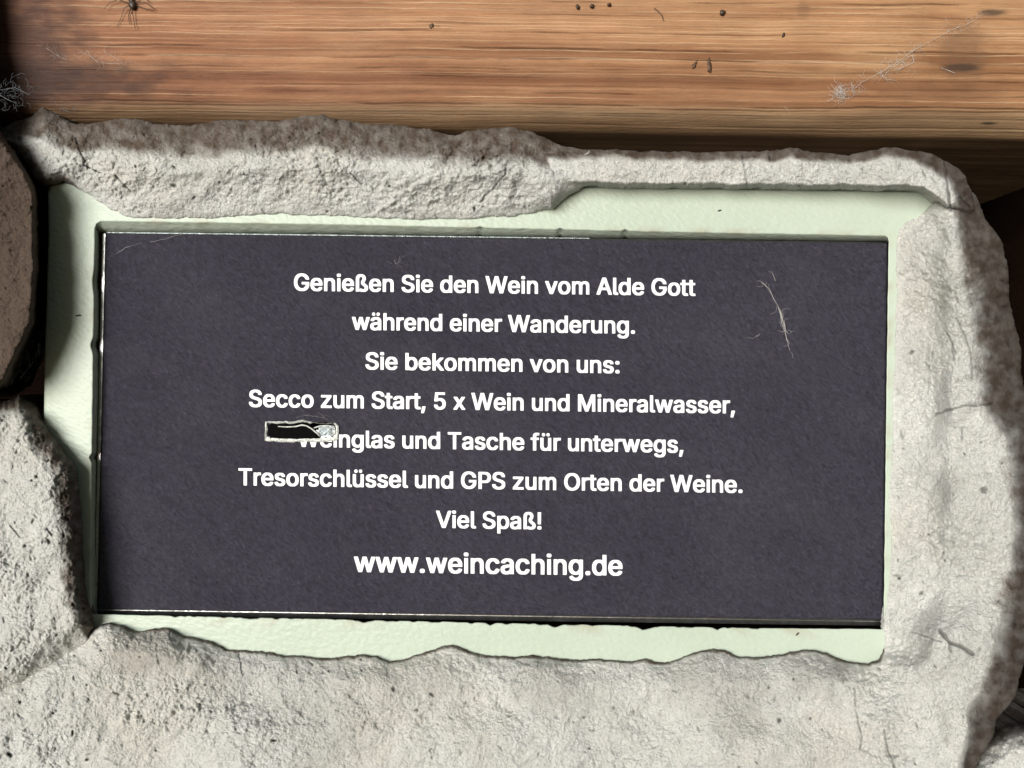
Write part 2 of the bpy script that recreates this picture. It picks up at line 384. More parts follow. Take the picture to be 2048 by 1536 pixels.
colr = colr * (1 + np.stack([.03 + 0 * X, .10 + 0 * X, .06 + 0 * X], -1) * sstep(500, 1900, X)[..., None]) * (1 - np.stack([.10 + 0 * X, .17 + 0 * X, .17 + 0 * X], -1) * sstep(900, 100, X)[..., None])
# greyer strip along the worn lower edge
low = sstep(196, 226, v)[..., None]; grey = np.array([.255, .180, .105]) * (.75 + .5 * u)
colr = colr + (grey - colr) * low * .8
rnd = random.Random(4)
lines = []
for q in [-40, -22, -8, 8, 20, 36, 45, 52, 58, 66, 73, 82, 90, 101, 116, 119]: lines.append((q + rnd.uniform(-1, 1), rnd.uniform(.6, 1.0), 1))
lines += [(147, .75, 1), (178, .4, 1), (196, 1.1, 1)]
for q in [0, 28, 62, 95, 118, 137, 155, 170, 187, 209, 215, 228, 250]: lines.append((q + rnd.uniform(-2, 2), rnd.uniform(.5, 1.0), -1))
for i in range(46): lines.append((rnd.uniform(-60, 260), rnd.uniform(.1, .4), rnd.choice((1, -1, -1))))
for i, (q, a, sg) in enumerate(lines):
    pres = np.clip(.55 + 1.5 * Noise(60 + i)(X / 260.0, X * 0 + i * 3.7) + .5 * Noise(90 + i)(X / 60.0, X * 0), 0, 1)
    wob = 1.6 * Noise(130 + i)(X / 150.0, X * 0 + .3) + .6 * Noise(170 + i)(X / 33.0, X * 0 + .3)
    dist = v - q - wob; wd = 1.15 if sg > 0 else 1.4
    g = np.exp(-(dist / wd) ** 2) * pres * a
    if sg > 0:
        lift += .40 * g + .22 * a * np.exp(-np.clip(dist, -99, 0) ** 2 / 40) * (dist < 0) * pres * .5
        colr = colr + (np.array([.78, .58, .38]) - colr) * (g * .62)[..., None]
    else:
        lift -= .45 * g; colr = colr * (1 - .74 * g)[..., None]
lift += .25 * ring + 1.2 * fbm(24, X * .25, Y, 90, 3)
# water stain, knots, and shade painted into the left end
def spot(cx, cy, rx, ry, a, c):
    global colr
    q = np.hypot((X - cx) / rx, (Y - cy) / ry) + .45 * fbm(int(cx) % 97, X * .5, Y, 30, 4)
    f = (a * sstep(1.15, .35, q))[..., None]; colr = colr + (np.array(c) - colr) * f
spot(1925, 108, 62, 78, .55, (.150, .085, .048)); spot(1925, 134, 48, 9, .8, (.045, .030, .022)); spot(1985, 25, 34, 9, .8, (.05, .038, .026))
spot(1880, 185, 160, 22, .35, (.16, .09, .05)); spot(1985, 246, 22, 4, .9, (.03, .022, .016)); spot(1608, 22, 14, 24, .35, (.2, .11, .06))
spot(-10, 90, 230, 190, .9, (.068, .032, .024)); spot(40, 165, 380, 56, .8, (.060, .031, .023)); spot(560, 180, 90, 8, .5, (.24, .10, .05)); spot(300, 40, 40, 9, .4, (.25, .12, .06))  # the two large ones put shade into the beam's left end colour
gs = .019; P = beam_pt(X, Y - gs * (X - 1024), lift); P[..., 2] -= gs * (X - 1024) * S * (D - BH * .001) / D; ny, nx = X.shape; ix = np.arange(nx * ny).reshape(ny, nx)
F = np.stack([ix[:-1, :-1].ravel(), ix[1:, :-1].ravel(), ix[1:, 1:].ravel(), ix[:-1, 1:].ravel()], 1)
V = P.reshape(-1, 3); nV = len(V)
# back of the beam: a closed body
bt = np.concatenate([ix[0, :], ix[-1, :]]); Vb = V[bt].copy(); Vb[:, 1] = .15
kx = np.arange(nx); T = nV + kx; Bm = nV + nx + kx
Fb = np.concatenate([np.stack([ix[0, :-1], ix[0, 1:], T[1:], T[:-1]], 1), np.stack([ix[-1, 1:], ix[-1, :-1], Bm[:-1], Bm[1:]], 1), np.stack([T[:-1], T[1:], Bm[1:], Bm[:-1]], 1)])
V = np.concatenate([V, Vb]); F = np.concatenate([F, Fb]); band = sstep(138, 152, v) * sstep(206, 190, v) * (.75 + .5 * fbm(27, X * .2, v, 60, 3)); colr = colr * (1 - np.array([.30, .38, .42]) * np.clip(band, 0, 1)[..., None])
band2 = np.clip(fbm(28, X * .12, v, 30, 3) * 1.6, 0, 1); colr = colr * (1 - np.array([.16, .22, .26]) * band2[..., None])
colr = np.clip(colr * np.array([.89, .85, .81]), .004, 1)
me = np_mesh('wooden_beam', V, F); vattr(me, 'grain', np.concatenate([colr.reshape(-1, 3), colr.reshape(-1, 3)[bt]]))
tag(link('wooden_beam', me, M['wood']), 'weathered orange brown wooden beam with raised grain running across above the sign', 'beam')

# ------------------------------------------------------------------ wall safe: green frame, dark door, lettering
safe = thing('wall_safe', 'pale green metal wall safe set in mortar, its dark door printed with white German text', 'safe', at(1000, 1258, 0))
rnd = random.Random(11)
def along(pts, step):
    out = []
    for (ax, ay), (bx, by) in zip(pts, pts[1:] + pts[:1]):
        n_ = max(1, int(math.hypot(bx - ax, by - ay) / step))
        out += [(ax + (bx - ax) * i / n_, ay + (by - ay) * i / n_) for i in range(n_)]
    return out
opening = [(190, 457), (193, 448), (201, 443), (680, 450), (1380, 465), (1769, 472), (1775, 475), (1777, 484), (1773, 760), (1767, 1250), (1765, 1258), (1500, 1256), (1000, 1246), (600, 1237), (185, 1228), (182, 1222), (183, 1000), (187, 700)]
op = along(opening, 5); N = len(op); op = np.array(op)
gq = np.roll(op, -2, 0) - np.roll(op, 2, 0); gq /= np.hypot(gq[:, 0], gq[:, 1])[:, None]; nrm = np.stack([gq[:, 1], -gq[:, 0]], 1)   # outward (away from the opening)
cen = op.mean(0); sgn = np.sign(((op - cen) * nrm).sum(1)); nrm *= sgn[:, None]
jit = .8 * Noise(7)(np.arange(N) / 6.0, np.zeros(N)); chip = np.zeros(N)
for i in range(N):
    x, y = op[i]
    if y > 1225 and 330 < x < 1520:
        jit[i] += 1.7 * max(0, float(Noise(8)(np.array([x / 17.0]), np.array([.2]))[0])) * 2.2; chip[i] = .6 * (float(Noise(8)(np.array([x / 17.0]), np.array([.2]))[0]) > .1)
for cx, cy, a, wd in [(187, 690, 5, 12), (183, 915, 6, 6), (190, 560, 3, 20), (1120, 459, 3, 5), (960, 456, 2, 5), (1250, 462, 3, 5), (980, 1246, 5, 6), (1110, 1248, 6, 12), (1290, 1252, 6, 18), (1435, 1256, 4, 6), (727, 1240, 4, 14), (500, 1235, 3, 12)]:
    q = np.exp(-((op[:, 0] - cx) ** 2 + (op[:, 1] - cy) ** 2) / wd ** 2); jit += a * q; chip = np.maximum(chip, q)
opj = op + nrm * jit[:, None]
outer_rect = [(97, 470), (96, 385), (100, 372), (112, 365), (1000, 372), (1888, 384), (1900, 396), (1880, 1415), (1868, 1425), (80, 1390), (84, 1100), (90, 700)]
# rings: outer back, outer front, outer bevel ..., inner lip, reveal back
def radial(pts, targets):
    """points of polygon pts hit by rays from the opening's centre through each target"""
    res = []
    for q in targets:
        d = q - cen; bt_ = None
        for (ax, ay), (bx, by) in zip(pts, pts[1:] + pts[:1]):
            ex, ey = bx - ax, by - ay; den = d[0] * ey - d[1] * ex
            if abs(den) < 1e-9: continue
            t_ = ((ax - cen[0]) * ey - (ay - cen[1]) * ex) / den; s_ = ((ax - cen[0]) * d[1] - (ay - cen[1]) * d[0]) / den
            if t_ > 0 and -1e-6 <= s_ <= 1 + 1e-6 and (bt_ is None or t_ > bt_): bt_ = t_
        res.append(cen + d * bt_)
    return np.array(res)
oc = radial(outer_rect, op)
# reveal depth and slant of each side: top and left reveals show in the photo
rev = np.zeros((N, 2)); 
for i in range(N):
    x, y = op[i]; tp = float(y < 452 + (x - 190) * .0187); lf = max(0, 1 - abs(x - 186) / 14)
    rev[i] = (11 * lf, (21 - 11 * (x - 190) / 1580) * tp)
loops = [(oc + (oc - cen) / np.linalg.norm(oc - cen, axis=1)[:, None] * 0, -26), (oc, -1.0), (oc + (op - oc) * .02, -.15), (oc + (op - oc) * .045, 0)]
for f in (.3, .6, .85): loops.append((oc + (opj - oc) * f, 0))
loops += [(opj + nrm * 3, 0), (opj + nrm * 1.0, -.04), (opj, -.3), (opj + rev * .5, -2.2), (opj + rev, -5.2), (opj + rev * 1.2, -14)]
V = []; W_ = []
st = fbm(31, op[:, 0], op[:, 1], 60, 3)
for li, (q, hh) in enumerate(loops):
    V.append(at_np(q[:, 0], q[:, 1], np.full(N, float(hh))))
    c3 = np.zeros((N, 3))
    if li in (8, 9): c3[:, 1] = chip * (.9 if li == 9 else .5)
    if li == 9: c3[:, 1] = np.maximum(c3[:, 1], .25 * (op[:, 1] > 1222))
    if li in (7, 8, 9): c3[:, 0] = np.clip(.3 * st * 3, 0, .35)
    W_.append(c3)
V = np.concatenate(V); W_ = np.concatenate(W_); kx = np.arange(N); F = []
for li in range(len(loops) - 1):
    a = li * N + kx; c = li * N + (kx + 1) % N; F.append(np.stack([a, c, c + N, a + N], 1))
me = np_mesh('frame', V, np.concatenate(F)); vattr(me, 'wear', W_); link('frame', me, M['green'], safe)
bm = bmesh.new(); bm.from_mesh(me); bmesh.ops.recalc_face_normals(bm, faces=bm.faces[:]); bm.to_mesh(me); bm.free()

# door panel with its slot
DH = -5.0
TL, TR, BRc, BL = np.array([206., 465]), np.array([1775., 484]), np.array([1766., 1247.]), np.array([189., 1226.])
def bil(s_, t_):
    s_ = np.asarray(s_)[..., None]; t_ = np.asarray(t_)[..., None]
    return (TL * (1 - s_) + TR * s_) * (1 - t_) + (BL * (1 - s_) + BRc * s_) * t_
slot = (.2185, .2965, .4905, .5250)                # s0, s1, t0, t1 of the key slot
def grid_lines(a, b, n_, c0, c1):
    g_ = np.concatenate([np.linspace(a, c0, max(2, int(n_ * (c0 - a)))), np.linspace(c0, c1, 12), np.linspace(c1, b, max(2, int(n_ * (b - c1))))])
    return np.unique(np.round(g_, 7))
def sheet(name, m, parent, s_in, t_in, hfun, thick, ns, nt_):
    sl_ = grid_lines(s_in[0], s_in[1], ns, slot[0], slot[1]); tl_ = grid_lines(t_in[0], t_in[1], nt_, slot[2], slot[3])
    Sg, Tg = np.meshgrid(sl_, tl_); P = bil(Sg, Tg); h_ = hfun(Sg, Tg, P)
    ny, nx = Sg.shape; V = at_np(P[..., 0], P[..., 1], h_).reshape(-1, 3); ix = np.arange(nx * ny).reshape(ny, nx)
    sc = (Sg[:-1, :-1] + Sg[1:, 1:]) / 2; tc = (Tg[:-1, :-1] + Tg[1:, 1:]) / 2
    keep = ~((sc > slot[0]) & (sc < slot[1]) & (tc > slot[2]) & (tc < slot[3])); j, i = np.where(keep)
    F = np.stack([ix[j, i], ix[j + 1, i], ix[j + 1, i + 1], ix[j, i + 1]], 1)
    E = np.concatenate([F[:, [0, 1]], F[:, [1, 2]], F[:, [2, 3]], F[:, [3, 0]]]); key = np.sort(E, 1); kk = key[:, 0].astype(np.int64) * len(V) + key[:, 1]
    u, inv, cnt = np.unique(kk, return_inverse=True, return_counts=True); B = E[cnt[inv] == 1]; bv = np.unique(B); mp = -np.ones(len(V), int); mp[bv] = len(V) + np.arange(len(bv))
    V2 = V[bv].copy(); V2[:, 1] += thick * .001
    F = np.concatenate([F, np.stack([B[:, 1], B[:, 0], mp[B[:, 0]], mp[B[:, 1]]], 1)])
    return link(name, np_mesh(name, np.concatenate([V, V2]), F), m, parent)
door = sheet('door', M['darksteel'], safe, (0, 1), (0, 1.006), lambda s_, t_, P: np.full(s_.shape, DH - .25), 3, 40, 20)
def foil_h(s_, t_, P):
    x, y = P[..., 0], P[..., 1]; h_ = np.full(x.shape, DH)
    top = sstep(70, 0, y - (470 + (x - 205) * .011)) * sstep(560, 760, x)
    h_ = h_ + top * (1.1 * fbm(41, x * .22, y, 34, 3) + .25 * fbm(42, x * .5, y, 20, 2) + .25)
    h_ = h_ + .06 * fbm(43, x, y, 260, 2)
    for (ax, ay, bx, by, a, wd) in [(1716, 610, 1752, 700, .9, 9), (1640, 500, 1735, 520, .7, 10), (1712, 1232, 1752, 1192, .9, 8), (1660, 1240, 1716, 1231, .6, 7), (1751, 1196, 1757, 1120, .5, 6), (1752, 700, 1748, 1120, .12, 8)]:
        dx, dy = bx - ax, by - ay; tt = np.clip(((x - ax) * dx + (y - ay) * dy) / (dx * dx + dy * dy), 0, 1); d = np.hypot(x - ax - tt * dx, y - ay - tt * dy)
        h_ = h_ + a * np.exp(-(d / wd) ** 2) * np.sin(np.pi * np.clip(tt, .05, .95))
    return np.maximum(h_, DH - .1)
foil = sheet('foil_sheet', M['foil'], door, (.0045, .9995), (.0045, .989), foil_h, .12, 420, 230)
q = [bil(0, 0), bil(.0035, 0), bil(.0035, 1.0), bil(0, 1.0)]
mb = MB(); mb.box([(p[0] - 1, p[1] + 2) for p in q], DH - 3, DH + .35); mb.build('edge_trim', M['steel'], door, False)
mb = MB(); mb.box([bil(.002, .9905), bil(.998, .9935), bil(.998, .9958), bil(.002, .9925)], DH - 2, DH + .12); mb.build('edge_trim', M['steel'], door, False)

mb = MB(); mb.box([bil(.004, -.0015), bil(.62, -.0015), bil(.62, .0012), bil(.004, .0012)], DH - 2, DH + .2); mb.build('edge_trim', M['zinc'], door, False)

